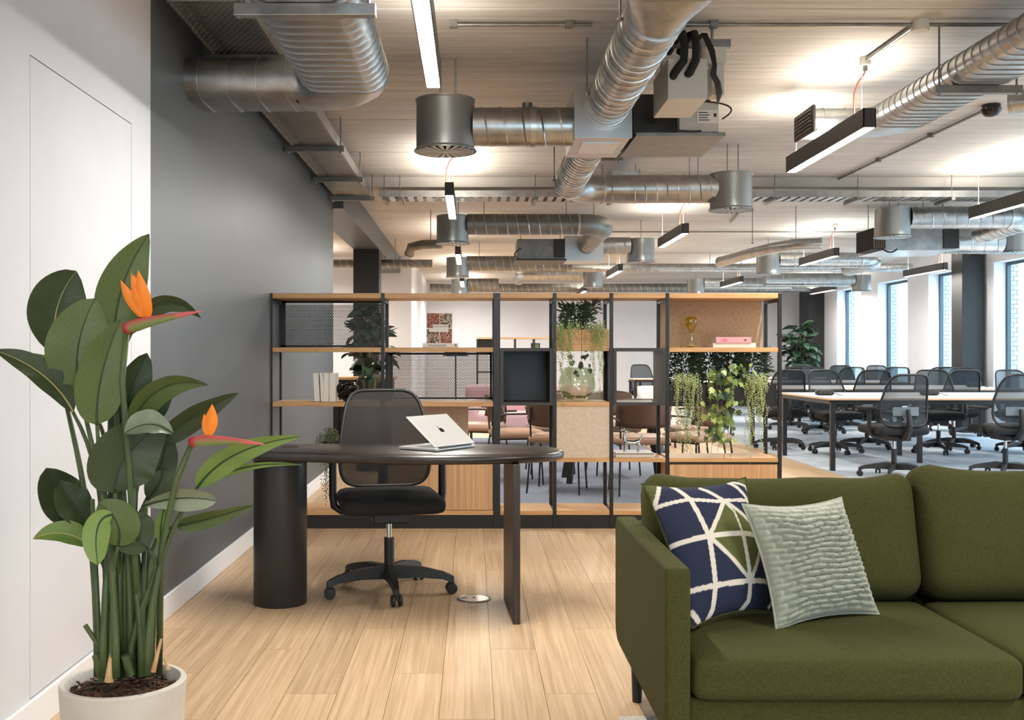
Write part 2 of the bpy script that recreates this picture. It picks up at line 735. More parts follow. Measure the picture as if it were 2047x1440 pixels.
# left wall: white part with a flush door, grey part, skirting, then the opening behind the shelving
DX = .012
yw0, yw1 = 4.36, 10.07
dy0, dy1, dz0, dz1 = 3.175, 4.115, .106, 2.10
g = .0035
b = B()
b.box(XL - .16, XL, Y0, dy0 - g, 0, ZC + .02)
b.box(XL - .16, XL, dy1 + g, yw0, 0, ZC + .02)
b.box(XL - .16, XL, dy0 - g, dy1 + g, dz1 + g, ZC + .02)
b.box(XL - .16, XL, dy0 - g, dy1 + g, 0, dz0)
b.box(XL - .16, XL - .03, dy0 - g, dy1 + g, dz0, dz1 + g)
struct(b.done('wall_left', 'wall_white_dimmed'))
struct(B().box(XL - .025, XL, dy0, dy1, dz0 + .003, dz1).done('door_1', 'wall_white_dimmed', bevel=.001))
struct(B().box(XL - .16, XL, yw0, yw1, 0, ZC + .02).done('wall_grey_left', 'wall_grey'))
struct(B().box(XL, XL + .014, Y0, yw1, 0, .106).done('baseboard_left', 'skirting', bevel=.003))
b = B()
b.box(-6, XR + .3, YB, YB + .2, 0, ZC + .02)
struct(b.done('wall_back', 'wall_white'))
b = B()
b.box(XL - .16, XR + .24, Y0 - .2, Y0, 0, .25).box(XL - .16, XR + .24, Y0 - .2, Y0, 2.6, ZC + .02)
for (xa, xb) in ((XL - .16, .6), (3.2, XR + .24)):
    b.box(xa, xb, Y0 - .2, Y0, .25, 2.6)
struct(b.done('wall_front_unseen', 'wall_white'))  # unseen end wall, added to cut sky light, opening left for fill
b = B()
b.box(-5.8, -1.07, 17.9, 18.1, 0, ZC + .02)
b.box(-1.27, -1.07, 18.1, YB, 0, ZC + .02)
struct(b.done('wall_meeting_corner', 'wall_white'))
struct(B().box(-6, -5.8, yw1 - .16, 18.1, 0, ZC + .02).done('wall_far_left', 'wall_white'))
struct(B().box(-6, XL - .16, yw1 - .16, yw1, 0, ZC + .02).done('wall_grey_return', 'wall_grey'))
# shallow downstand across the room and the dark beam with its column
struct(B().box(-1.2, XR, 9.95, 10.5, ZC - .1, ZC).done('trim_1', 'ceiling_board'))
struct(B().box(-1.62, -1.27, yw1, YB, 2.62, ZC).done('trim_2', 'wall_grey'))
tag(B().box(-1.62, -1.27, 13.9, 14.25, 0, 2.62).done('column', 'column_black', bevel=.004),
    'black square column rising behind the left end of the shelving', 'column')

# window wall
wz0, wz1 = .12, 2.57
wins = [(14.0 + 2.2 * k, 15.35 + 2.2 * k) for k in range(-4, 4)]  # no windows in the unseen near stretch, left out to cut daylight
b = B()
yy = Y0
for (a, e) in wins:
    b.box(XR, XR + .24, yy, a, 0, ZC + .02)
    b.box(XR, XR + .24, a, e, 0, wz0)
    b.box(XR, XR + .24, a, e, wz1, ZC + .02)
    yy = e
b.box(XR, XR + .24, yy, YB, 0, ZC + .02)
struct(b.done('wall_right', 'wall_white'))
for n_, (a, e) in enumerate(wins):
    w = struct(B().box(XR + .205, XR + .209, a + .04, e - .04, wz0 + .04, wz1 - .04).done('window_%d' % (n_ + 1), 'window_glass'))
    f = B()
    f.box(XR + .18, XR + .235, a + .001, a + .045, wz0, wz1)
    f.box(XR + .18, XR + .235, e - .045, e - .001, wz0, wz1)
    f.box(XR + .18, XR + .235, a + .045, e - .045, wz0, wz0 + .045)
    f.box(XR + .18, XR + .235, a + .045, e - .045, wz1 - .045, wz1 - .001)
    f.done('window_frame', 'frame_dark', w)
# outside: brick piers between the windows, their bricks laid one by one on the faces in view
brick_src = B().box(-.5, .5, -.5, .5, -.5, .5).done('brick', 'brick_white', local=True)
first = True
for n_, (a, e) in enumerate(wins):
    if n_ < 4:
        continue
    near = e
    far = e + .85
    pr = tag(B().box(XR + .245, XR + .385, near + .012, far - .012, 0, 3.6).done('brick_pier', 'mortar'),
             ['white brick pier outside the window beside the black column',
              'white brick pier outside the second window past the black column',
              'white brick pier outside the window third from the black column',
              'white brick pier outside the farthest window by the corner',
              'white brick pier outside, nearest the picture edge'][n_ - 4], 'brick pier', 'brick piers outside the windows')
    if n_ >= 4:
        z = .62
        row = 0
        while z < 2.62:
            xs = [(XR + .245, XR + .335), (XR + .343, XR + .385)] if row % 2 else [(XR + .245, XR + .287), (XR + .295, XR + .385)]
            for (x0, x1) in xs:
                if first:
                    q = brick_src
                    q.parent = pr
                    first = False
                else:
                    q = inst(brick_src, pr, (0, 0, 0))
                q.location = Vector(((x0 + x1) / 2, near + .01, z + .031)) - OFF[pr.name]
                q.scale = (x1 - x0, .03, .062)
            z += .07
            row += 1
tag(B().box(XR + 9, XR + 9.5, 16, 48, -3, 7).done('neighbour_building', 'render_cream'),
    'cream rendered building seen through the far windows', 'building')
struct(B().box(XR + .5, 60, -20, 80, -3.2, -3).done('ground', 'ground'))
tag(B().box(7.42, 7.75, 15.55, 15.9, 0, ZC).done('column', 'column_black', bevel=.004),
    'black square column standing against the window wall', 'column')
tag(B().box(7.45, XR, 22.75, 23.4, 0, ZC).done('column', 'column_black', bevel=.004),
    'black column in the far corner behind the tall green plant', 'column')

# ------------------------------------------------------------------ ceiling services
def rods(parent, pts, z0, r=.005):
    for (x, y_) in pts:
        B().cyl((x, y_, z0), (x, y_, ZC), r, n=6).done('hanger_rod', 'rod', parent)


def helix(path, r, pitch, w=.0058):
    """raised lock seam of a spiral duct along a straight run"""
    p0, p1 = Vector(path[0]), Vector(path[1])
    ax = (p1 - p0)
    L = ax.length
    m = rot_to(ax, (0, 0, 1) if abs(ax.normalized().z) < .9 else (0, 1, 0))
    turns = max(1, int(L / pitch) - 0)
    steps = turns * 20
    pts = []
    for i in range(steps + 1):
        a = 2 * PI * i / 20
        t = (i / steps) * (L - .04) + .02
        pts.append(p0 + m @ Vector((r * math.cos(a), r * math.sin(a), t)))
    return B().tube(pts, w, n=4)


def spiral_duct(label, runs, r, pitch=.12, hang=(), mat='zinc', collars=(), group='galvanised spiral ducts under the ceiling', n=24):
    """runs: list of polylines; straight runs carry a seam"""
    root = None
    for pts in runs:
        b = B().tube(pts, r, n)
        if root is None:
            root = tag(b.done('spiral_duct', mat, smooth=40), label, 'duct', group)
        else:
            b.done('bend' if len(pts) > 2 else 'duct_run', mat, root, smooth=40)
        if len(pts) == 2 and pitch:
            helix(pts, r, pitch).done('seam', 'steel_edge', root, smooth=60)
        if len(pts) > 2:
            for e, e2 in ((pts[0], pts[1]), (pts[-1], pts[-2])):
                d = (Vector(e) - Vector(e2)).normalized()
                B().cyl(Vector(e) - d * .012, Vector(e) + d * .012, r + .006, n=n).done('collar', 'steel_edge', root, smooth=40)
    for (p, d) in collars:
        p, d = Vector(p), Vector(d)
        B().cyl(p - d * .015, p + d * .015, r + .007, n=n).done('collar', 'steel_edge', root, smooth=40)
    for (x, y_, z0) in hang:
        rods(root, [(x, y_)], z0)
        B().cyl((x, y_, z0 - .006), (x, y_, z0 + .006), .014, n=8).done('rod_nut', 'rod', root)
    return root


blade_src = None


def drum(label, x, y, near=True, r=.17, z0=2.365, z1=2.665, spigot=None):
    """drum shaped air diffuser with a swirl face"""
    t = thing('drum_diffuser', label, 'air diffuser', (x, y, z0), 0, 'drum diffusers hanging from the ceiling')
    b = B().lathe([(r + .012, 0), (r + .012, .006), (r, .02), (r, z1 - z0 - .012), (r + .006, z1 - z0 - .008), (r + .006, z1 - z0), (.02, z1 - z0)], (x, y, z0), 40)
    b.done('body', 'diffuser_grey', t, smooth=40)
    B().disc((x, y, z0 + .03), r - .002, 32).done('plenum', 'black_soft', t)
    B().cyl((x, y, z0 - .002), (x, y, z0 + .004), .022, n=16).done('hub', 'diffuser_grey', t)
    n = 22
    if near:
        for k in range(n):
            a0 = 2 * PI * k / n
            w1, w2 = .0025, r * PI / n * .56
            bb = B().add([(.022, -w1, 0), (r + .002, -w2, 0), (r + .002, w2, 0), (.022, w1, 0), (.022, -w1, .003), (r + .002, -w2, .003), (r + .002, w2, .003), (.022, w1, .003)],
                         [(0, 1, 2, 3), (7, 6, 5, 4), (0, 4, 5, 1), (1, 5, 6, 2), (2, 6, 7, 3), (3, 7, 4, 0)])
            global blade_src
            if blade_src is None:
                blade_src = bb.done('blade', 'diffuser_grey', t, local=True)
                q = blade_src
            else:
                q = inst(blade_src, t, (0, 0, 0))
            q.rotation_euler = (0, 0, a0)
    else:
        bb = B()
        for k in range(n):
            a = 2 * PI * k / n
            w = PI / n * .62
            bb.add([Vector((x, y, z0)) + Vector((rr * math.cos(a + s), rr * math.sin(a + s), 0)) for rr, s in ((.02, -w), (r, -w), (r, w), (.02, w))], [(0, 1, 2, 3)])
        bb.done('swirl_face', 'diffuser_grey', t)
    rods(t, [(x - .03, y), (x + .06, y)] if near else [(x, y)], z1 - .005)
    return t


# main duct: rectangular head near the camera, round run, plenum box, second run and bend
zc = 2.60
xm = .765
b = B()
prof_rect = [(-.17, -.12), (.17, -.12), (.17, .12), (-.17, .12)]
b.tube([(xm, 1.0, zc + .04), (xm, 3.9, zc + .04)], 1, prof=[(a * 1.0, c) for a, c in prof_rect])
ro = tag(b.done('rectangular_duct', 'zinc', bevel=.004), 'wide smooth duct head at the top edge before the spiral main', 'duct')
vs, fs = [], []
n = 24
for i in range(7):
    t = i / 6
    for j in range(n):
        a = 2 * PI * j / n
        cxx, szz = math.cos(a), math.sin(a)
        k = 1 / max(abs(cxx) / .17, abs(szz) / .12)
        sq = Vector((cxx * k, 0, szz * k + .04))
        ci = Vector((cxx * .125, 0, szz * .125))
        q = sq.lerp(ci, t)
        vs.append(Vector((xm + q.x, 3.9 + .32 * t, zc + q.z)))
for i in range(6):
    for j in range(n):
        fs.append((i * n + j, i * n + (j + 1) % n, (i + 1) * n + (j + 1) % n, (i + 1) * n + j))
B().add(vs, fs).done('transition', 'zinc', ro, smooth=35)
spiral_duct('big spiral duct running from the top edge down to the plenum box', [[(xm, 4.22, zc), (xm, 5.85, zc)]], .125, .085,
            hang=[(xm - .14, 4.35, zc), (xm + .14, 4.35, zc), (xm - .14, 5.6, zc)], collars=[((xm, 4.25, zc), (0, 1, 0)), ((xm, 5.83, zc), (0, 1, 0))])
pb = tag(B().box(.585, .905, 5.86, 6.46, 2.42, 2.73).done('plenum_box', 'zinc', bevel=.003), 'square metal plenum box where the big spiral duct splits', 'plenum box')
B().box(.58, .91, 5.85, 5.862, 2.415, 2.735).done('flange', 'steel_edge', pb)
B().box(.64, .86, 6.0, 6.3, 2.415, 2.421).done('access_plate', 'steel_edge', pb, bevel=.001)
d2 = 8.42
spiral_duct('spiral duct behind the plenum box bending right to a drum diffuser',
            [[(xm, 6.46, zc - .03), (xm, 8.12, zc - .06)],
             [(xm, 8.12, zc - .06)] + arc((xm + .3, 8.12, zc - .06), .3, 180, 90, 8)[1:],
             [(xm + .3, d2, zc - .06), (2.0, d2, zc - .06)]], .115, .085,
            hang=[(xm - .13, 8.0, zc - .06), (1.85, d2, zc + .05), (1.78, d2, zc + .05)])
drum('nearest drum diffuser hanging above the desk chair', -.16, 6.0)
spiral_duct('short spiral duct joining the nearest drum to the plenum box', [[(0, 6.02, 2.515), (.585, 6.02, 2.515)]], .112, .10, collars=[((.35, 6.02, 2.515), (1, 0, 0))])
B().cyl((.32, 6.02, 2.61), (.32, 6.02, 2.655), .03, n=14).done('damper_knob', 'zinc_dull', bpy.data.objects[[o.name for o in C.objects if o.get('label', '').startswith('short spiral duct joining')][0]], smooth=40)
drum('drum diffuser at the right end of the duct behind the fan unit', 2.12, d2)

# second row: drum above the first far lamp, long duct, bend, fan box
zd = 2.575
drum('drum diffuser above the second lamp of the left row', -.215, 10.95, near=True)
spiral_duct('long spiral duct across the room ending in a bright bend',
            [[(-.06, 10.95, zd), (1.12, 10.95, zd)],
             [(1.12, 10.95, zd)] + arc((1.12, 11.25, zd), .3, -90, 0, 8)[1:],
             [(1.42, 11.25, zd), (1.42, 12.75, zd - .02)]], .112, .11,
            hang=[(.12, 10.95, zd), (1.0, 10.95, zd + .1), (1.3, 11.0, zd + .1)], mat='zinc_dull')
fb = tag(B().box(.55, 1.14, 12.7, 13.3, 2.37, 2.62).done('fan_coil_unit', 'zinc_dull', bevel=.004), 'grey boxed fan unit behind the bright duct bend', 'fan coil unit')
B().box(1.0, 1.143, 12.69, 12.72, 2.39, 2.62).done('end_cover', 'charcoal_metal', fb)
B().box(.53, 1.16, 12.66, 13.34, 2.352, 2.372).done('drip_tray', 'charcoal_metal', fb)
B().tube(bez((.6, 12.68, 2.5), (.44, 12.62, 2.42), (.58, 12.68, 2.37), 8), .007, 6).done('cable', 'black_plastic', fb)
rods(fb, [(.6, 12.9), (1.1, 12.9)], 2.62)
pb2 = tag(B().box(1.14, 1.62, 12.75, 13.3, 2.36, 2.66).done('plenum_box', 'zinc', bevel=.003), 'pale metal box between the far fan unit and a drum diffuser', 'plenum box')
B().box(1.135, 1.625, 12.745, 12.757, 2.355, 2.665).done('flange', 'steel_edge', pb2)
spiral_duct('stub of spiral duct feeding the drum in front of the middle lamps', [[(1.62, 13.05, 2.57), (2.0, 13.05, 2.57)]], .112, .11)
drum('drum diffuser in the middle beside the red cabled lamp', 2.15, 13.1, near=False)

drum('third drum diffuser down the left lamp row', -.23, 15.6, near=False)
spiral_duct('spiral duct running right from the third drum of the left row', [[(-.1, 15.6, 2.58), (1.5, 15.6, 2.58)]], .112, .12, mat='zinc_dull', hang=[(.1, 15.6, 2.6), (1.2, 15.6, 2.6)])
drum('last drum diffuser down the left lamp row', -.25, 20.0, near=False)
spiral_duct('short dark spiral duct at the last drum of the left row', [[(-.1, 20.0, 2.57), (.5, 20.0, 2.57)]], .112, .12, mat='zinc_dull')
spiral_duct('spiral pipe passing behind the black column on the left', [[(-3.5, 15.2, 2.54), (-.6, 15.2, 2.54)]], .06, .1, mat='zinc_dull', hang=[(-1.15, 15.2, 2.56)])
spiral_duct('far spiral duct with a left bend above the shelving', [[(.87, 18.25, 2.62)] + arc((1.12, 18.25, 2.62), .25, 180, 270, 6)[1:], [(1.12, 18.0, 2.62), (1.95, 18.0, 2.62)], [(.87, 18.25, 2.62), (.87, 19.4, 2.62)]], .112, .12, hang=[(1.5, 18, 2.7)])
drum('far drum diffuser above the middle of the shelving', 2.1, 17.9, near=False)
drum('far pale drum diffuser above the right part of the shelving', 4.35, 20.0, near=False)
spiral_duct('far spiral duct above the right part of the shelving', [[(4.5, 20.0, 2.58), (6.2, 20.0, 2.58)]], .112, .12)

# right side of the room
drum('drum diffuser at the right in front of the louvred fan unit', 4.24, 10.36)
spiral_duct('spiral duct running off the right edge behind the hanging lamp', [[(4.40, 10.36, 2.57), (5.4, 10.36, 2.57)], [(5.4, 10.36, 2.57)] + arc((5.4, 10.66, 2.57), .3, -90, 0, 8)[1:], [(5.7, 10.66, 2.57), (5.7, 11.5, 2.55)]], .112, .12,
            hang=[(4.55, 10.36, 2.6), (4.75, 10.36, 2.6), (5.3, 10.36, 2.68)])
fb = tag(B().box(4.62, 5.45, 11.55, 12.3, 2.36, 2.62).done('fan_coil_unit', 'zinc', bevel=.004), 'fan unit with a brown louvred intake on the right', 'fan coil unit')
for i in range(7):
    B().box(4.50 + i * .02, 4.512 + i * .02, 11.5, 12.0, 2.38, 2.6).done('louvre', 'grille_brown', fb)
B().box(4.495, 4.63, 11.53, 12.02, 2.37, 2.61).done('intake', 'black_soft', fb)
B().tube(bez((4.6, 11.5, 2.37), (4.68, 11.5, 2.3), (4.76, 11.5, 2.37), 8), .01, 6).done('hose', 'black_plastic', fb)
B().box(5.3, 5.47, 11.53, 11.56, 2.38, 2.6).done('end_cover', 'charcoal_metal', fb)
rods(fb, [(4.55, 11.8), (5.4, 11.8)], 2.62)
spiral_duct('fat spiral duct leading from the louvred fan unit to the right', [[(5.46, 11.85, 2.50), (6.09, 11.85, 2.50)]], .15, .13, hang=[(5.75, 11.85, 2.64)])
drum('pale drum diffuser at the right edge in front of the windows', 6.28, 11.9, near=False, r=.19)
drum('drum diffuser in the middle of the right bay behind lamps', 4.35, 15.1, near=False)
spiral_duct('spiral duct running right from the middle drum of the right bay', [[(4.5, 15.1, 2.58), (5.7, 15.1, 2.58)], [(5.7, 15.1, 2.58)] + arc((5.7, 15.4, 2.58), .3, -90, 0, 6)[1:], [(6.0, 15.4, 2.58), (6.0, 16.4, 2.56)]], .112, .12, hang=[(4.7, 15.1, 2.6), (4.8, 15.1, 2.6)])
drum('far right drum diffuser in front of the window tops', 7.2, 19.0, near=False)
spiral_duct('far spiral duct running left from the drum near the windows', [[(5.4, 19.0, 2.58), (7.05, 19.0, 2.58)]], .125, .12)
spiral_duct('long thin spiral main crossing the far room', [[(1.6, 17.3, 2.66), (7.4, 17.3, 2.66)]], .07, .12, hang=[(2.6, 17.3, 2.7), (4, 17.3, 2.7), (6, 17.3, 2.7)])
spiral_duct('far thin spiral main near the back wall', [[(-.9, 21.5, 2.6), (7.4, 21.5, 2.6)]], .09, .13, mat='zinc_dull')
spiral_duct('narrow curved duct with a pale end above the middle lamp', [[W(1440, 524, 13.3), W(1500, 507, 12.6), W(1550, 495, 12.1), W(1590, 489, 11.9), W(1640, 487, 11.85)]], .065, 0, hang=[(3.3, 12.1, 2.5), (3.75, 11.9, 2.5)])
spiral_duct('small curved duct beside the second drum of the left row', [[W(818, 508, 12.4), W(822, 494, 12.3), W(845, 489, 12.2), W(885, 488, 12.2)]], .055, 0, mat='zinc_dull', hang=[(-.5, 12.2, 2.5)])


# flat oval ducts with an elbow
def oval(w, h, n=8):
    r = h / 2
    p = [(w / 2 - r + r * math.cos(R(-90 + 180 * i / n)), r * math.sin(R(-90 + 180 * i / n))) for i in range(n + 1)]
    p += [(-w / 2 + r + r * math.cos(R(90 + 180 * i / n)), r * math.sin(R(90 + 180 * i / n))) for i in range(n + 1)]
    return p


def flat_duct(label, x, z, w, h, y0, y1, xend, turn, side=-1, grille=False):
    pr = oval(w, h)
    t = tag(B().tube([(x, y0, z), (x, y1, z)], 1, prof=pr, up=(0, 0, 1)).done('flat_oval_duct', 'zinc', smooth=35), label, 'duct', 'flat oval ducts under the ceiling')
    a = arc((x - turn, y1, z), turn, 0, 90, 8)
    B().tube(a, 1, prof=pr, up=(0, 0, 1)).done('bend', 'zinc', t, smooth=35)
    B().tube([(x - turn, y1 + turn, z), (xend, y1 + turn, z)], 1, prof=pr, up=(0, 0, 1)).done('branch', 'zinc', t, smooth=35)
    pr2 = [(a_ * (1 + .009 / w), c_ * (1 + .009 / h)) for a_, c_ in pr]
    yy = y0 + .1
    while yy < y1:
        B().tube([(x, yy, z), (x, yy + .004, z)], 1, prof=pr2, up=(0, 0, 1)).done('seam', 'steel_edge', t, smooth=35)
        yy += .085
    xx = xend + .06 if xend < x else xend - .06
    while xx < x - turn + .01:
        B().tube([(xx, y1 + turn, z), (xx + .004, y1 + turn, z)], 1, prof=pr2, up=(0, 0, 1)).done('seam', 'steel_edge', t, smooth=35)
        xx += .14
    return t


fd = flat_duct('large flat oval duct at top left turning into the grey wall', -.605, 2.505, .42, .20, .6, 4.82, XL, .24)
for yy in (3.6,):
    B().box(-.835, -.34, yy - .02, yy + .02, 2.362, 2.404).done('strut', 'zinc', fd, bevel=.002)
    rods(fd, [(-.825, yy), (-.365, yy)], 2.355, .007)
fr = flat_duct('flat oval duct at top right ending in a side grille', 2.67, 2.675, .36, .15, .6, 6.43, 2.165, .22)
B().box(2.44, 2.90, 5.40, 5.44, 2.556, 2.598).done('strut', 'zinc_dull', fr, bevel=.002)
rods(fr, [(2.465, 5.42), (2.875, 5.42)], 2.55, .006)
B().box(2.14, 2.165, 6.46, 6.84, 2.59, 2.76).done('grille_frame', 'charcoal_metal', fr, bevel=.02, seg=3)
for i in range(6):
    B().box(2.133, 2.141, 6.49, 6.81, 2.61 + i * .023, 2.617 + i * .023).done('grille_bar', 'zinc_dull', fr)
spiral_duct('short round duct end at the right edge near the smoke detector', [[(3.75, 5.85, 2.70), (3.24, 6.2, 2.70)]], .07, .09, hang=[(3.5, 6.02, 2.76)])


# cable trays
def tray(label, x0, x1, y0, y1, z, axis, struts, hang=True):
    t = thing('cable_tray', label, 'cable tray', ((x0 + x1) / 2, (y0 + y1) / 2, z), 0, 'perforated cable trays')
    pitch = .03
    if axis == 'y':
        nxx = int((x1 - x0) / pitch)
        nyy = int((y1 - y0) / (pitch * .866))
        b = perf(B(), (x0, y0, z), (1, 0, 0), (0, 1, 0), nxx, nyy, (x1 - x0) / (nxx + .5), .0085)
        b.done('perforated_base', 'zinc_dull', t, fixn=False)['kind'] = 'stuff'
        for xx in (x0, x1):
            B().box(xx - .004, xx + .004, y0, y1, z - .002, z + .075).done('side_rail', 'zinc', t)
        B().box(x0, x1, y0, y0 + .005, z, z + .06).done('end_plate', 'zinc', t)
        for s in struts:
            B().box(x0 - .05, x1 + .05, s - .02, s + .02, z - .045, z - .004).done('strut', 'zinc_dull', t, bevel=.002)
            for xx in (x0 - .025, x1 + .025):
                B().cyl((xx, s, z - .06), (xx, s, ZC), .005, n=6).done('hanger_rod', 'rod', t)
                B().cyl((xx, s, z - .058), (xx, s, z - .046), .012, n=8).done('rod_nut', 'steel_edge', t)
    else:
        b = B()
        nx_ = int((x1 - x0) / .09)
        for i in range(nx_):
            xa = x0 + (x1 - x0) * i / nx_
            b.box(xa, xa + .055, y0, y1, z, z + .006)
        b.done('slatted_base', 'zinc', t)['kind'] = 'stuff'
        for yy in (y0, y1):
            B().box(x0, x1, yy - .003, yy + .003, z - .002, z + .06).done('side_rail', 'zinc', t)
        for s in struts:
            B().cyl((s, y0, z), (s, y0, ZC - .0), .005, n=6).done('hanger_rod', 'rod', t)
            B().bar((s, y0 - .04, z - .02), (s, y1 + .04, z - .02), .035, .03).done('strut', 'zinc_dull', t)
    return t


tray('perforated cable tray running along the top of the grey wall', -1.315, -.985, 4.42, 9.85, 2.70, 'y', [5.2, 5.75, 7.45, 8.75, 9.8])
tr = tray('slatted cable tray crossing the whole room below the ceiling', -.9, 7.5, 9.85, 10.15, 2.70, 'x', [-.7, -.85, .6, 1.35, 2.9, 3.7, 4.6, 5.4, 6.4])
for i, zz in enumerate((2.715, 2.73)):
    B().tube([(-.8, 9.93 + .06 * i, zz), (1, 9.95 + .06 * i, zz + .01), (3, 9.92 + .06 * i, zz), (5.5, 9.94 + .05 * i, zz + .015), (7.4, 9.93 + .06 * i, zz)], .016, 8).done('cable', 'black_plastic', tr)
tray('perforated tray stub above the bent duct in the middle', .88, 1.12, 6.75, 8.15, 2.74, 'y', [8.0])
tray('perforated tray stub behind the bent duct further back', 1.2, 1.45, 8.9, 9.78, 2.72, 'y', [9.3])


# linear pendant lamps
def pendant(x, y0, y1, label, i, redcable=True):
    t = thing('pendant_lamp', label, 'pendant lamp', (x, (y0 + y1) / 2, 2.466), 0, 'linear pendant lamps')
    w, h, z = .036, .11, 2.466
    b = B()
    b.box(x - w, x - w + .005, y0, y1, z, z + h)
    b.box(x + w - .005, x + w, y0, y1, z, z + h)
    b.box(x - w, x + w, y0, y0 + .006, z, z + h)
    b.box(x - w, x + w, y1 - .006, y1, z, z + h)
    b.box(x - w + .005, x + w - .005, y0 + .006, y1 - .006, z + .03, z + h - .03)
    b.done('housing', 'lamp_body', t)
    xa, xb, ya, yb = x - w + .0055, x + w - .0055, y0 + .0065, y1 - .0065
    B().add([(xa, ya, z + .005), (xa, yb, z + .005), (xb, yb, z + .005), (xb, ya, z + .005)], [(0, 1, 2, 3)]).done('diffuser', 'lamp_down', t, fixn=False)
    B().add([(xa, ya, z + h - .005), (xb, ya, z + h - .005), (xb, yb, z + h - .005), (xa, yb, z + h - .005)], [(0, 1, 2, 3)]).done('uplight', 'lamp_up', t, fixn=False)
    for yy in (y0 + .12, y1 - .12):
        B().cyl((x, yy, z + h - .01), (x, yy, ZC), .0018, n=5).done('suspension_wire', 'wire', t)
        B().cyl((x, yy, z + h - .004), (x, yy, z + h + .02), .008, n=8).done('wire_grip', 'wire', t)
    if redcable:
        yy = y0 + .16
        pts = [(x - .03, yy, z + h - .01), (x - .03, yy, z + h + .12), (x - .005, yy, z + h + .19), (x + .03, yy, z + h + .24), (x + .035, yy, ZC - .07)]
        B().tube(pts, .005, 6).done('power_flex', 'red_flex', t, smooth=60)
        B().cyl((x + .035, yy, ZC - .08), (x + .035, yy, ZC - .045), .014, n=10).done('cable_gland', 'zinc_dull', t)
        B().cyl((x + .035, yy, ZC - .05), (x + .035, yy, ZC), .032, n=14).done('ceiling_box', 'cream_plastic', t, bevel=.003)
    return t


names = ['first', 'second', 'third', 'fourth', 'fifth']
rows = [(-.19, [3.52, 8.28, 13.1, 17.8, 21.5], 'left lamp row above the desk'),
        (2.25, [5.81, 10.84, 15.6, 20.5], 'middle lamp row'),
        (4.72, [8.25, 13.3, 18.0], 'lamp row right of the shelving'),
        (7.1, [15.4, 20.1], 'lamp row along the windows')]
for (x, ys, nm) in rows:
    for i, y in enumerate(ys):
        pendant(x, y, y + 1.44, '%s linear pendant lamp counted from the front in the %s' % (names[i], nm), i)
# unseen lamps added for fill: rows carried forward, one behind the grey wall
for (x, y, nm) in ((4.72, 3.3, 'row right of the shelving'), (7.1, 5.4, 'window row, first'), (7.1, 10.4, 'window row, second'), (-.19, -1.3, 'left row before the desk'), (2.25, .8, 'middle row over the sofa'), (-2.63, 10.9, 'row behind the grey wall, first'), (-2.63, 15.5, 'row behind the grey wall, second')):
    pendant(x, y, y + 1.44, 'unseen linear pendant lamp added for fill in the ' + nm, 0, False)



# conduits, junction boxes and detectors on the ceiling
def conduit(label, pts, r=.011, boxes=(), clips=()):
    t = tag(B().tube(pts, r, 8).done('conduit', 'zinc_dull', smooth=60), label, 'conduit', 'metal conduits on the ceiling')
    for p in boxes:
        p = Vector(p)
        B().cyl(p + Vector((0, 0, -.035)), p + Vector((0, 0, .03)), .045, n=14).done('junction_box', 'cream_plastic', t, bevel=.004)
    for p in clips:
        p = Vector(p)
        B().box(p.x - .02, p.x + .02, p.y - .02, p.y + .02, p.z - .016, ZC).done('clip', 'zinc_dull', t)
    return t


zq = ZC - .02
yq = 5.32
conduit('conduit crossing the ceiling at the top right with a round junction box', [(.95, yq, zq), (4.6, yq, zq)], boxes=[(2.32, yq, zq)], clips=[(1.25, yq, zq), (3.3, yq, zq)])
conduit('conduit from the first lamp to the big spiral duct', [(-.12, yq, zq), (.62, yq, zq)], clips=[(-.1, yq, zq), (.5, yq, zq)])
conduit('short slanting conduit feeding the nearest right pendant lamp', [(2.30, 5.36, zq), (2.285, 5.97, zq)], .012)
c1 = conduit('long conduit on the ceiling leading to the black smoke detector', [(3.58, 7.15, zq), (3.55, 10.0, zq)], clips=[(3.57, 8.0, zq), (3.56, 9.0, zq)])
c2 = conduit('thin far conduit crossing the ceiling behind the middle drums', [(.3, 14.2, zq), (7.4, 14.2, zq)], .009)
conduit('slanting conduit leading to the far smoke detector', [(3.1, 11.6, zq), (3.32, 13.2, zq)], .012)
for (x, y, lb) in ((3.59, 7.1, 'black dome smoke detector at the end of the long conduit'), (3.05, 11.6, 'black dome smoke detector in the middle of the ceiling')):
    t = thing('smoke_detector', lb, 'smoke detector', (x, y, ZC - .09))
    B().lathe([(.001, -.085), (.04, -.08), (.062, -.055), (.068, -.03), (.06, -.028), (.06, 0)], (x, y, ZC), 20).done('dome', 'gloss_black', t, smooth=50)
    B().cyl((x, y, ZC - .03), (x, y, ZC), .045, n=16).done('base', 'zinc_dull', t)

# fan unit beside the plenum box with its pipes and control boxes
t = thing('fan_coil_unit', 'fan unit with black pipes and a label beside the plenum box', 'fan coil unit', (1.17, 6.15, 2.42))
B().box(.93, 1.44, 5.84, 6.47, 2.425, 2.445).done('drip_tray', 'zinc_dull', t, bevel=.002)
B().box(.93, 1.38, 5.95, 6.45, 2.446, 2.69).done('casing', 'charcoal_metal', t, bevel=.003)
B().box(.99, 1.19, 5.2, 5.62, 2.475, 2.68).done('valve_box', 'white_box', t, bevel=.003)
B().box(1.03, 1.06, 5.6, 5.96, 2.52, 2.55).done('valve_pipe', 'zinc_dull', t)
B().box(1.18, 1.405, 5.86, 5.93, 2.45, 2.62).done('control_box', 'white_box', t, bevel=.003)
lp = B().box(1.28, 1.40, 5.852, 5.859, 2.50, 2.575).done('rating_plate', 'white_paper', t)
for i in range(4):
    B().box(1.29, 1.35 - .01 * (i % 2), 5.849, 5.853, 2.515 + i * .014, 2.519 + i * .014).done('print_line', 'dark_print', lp)
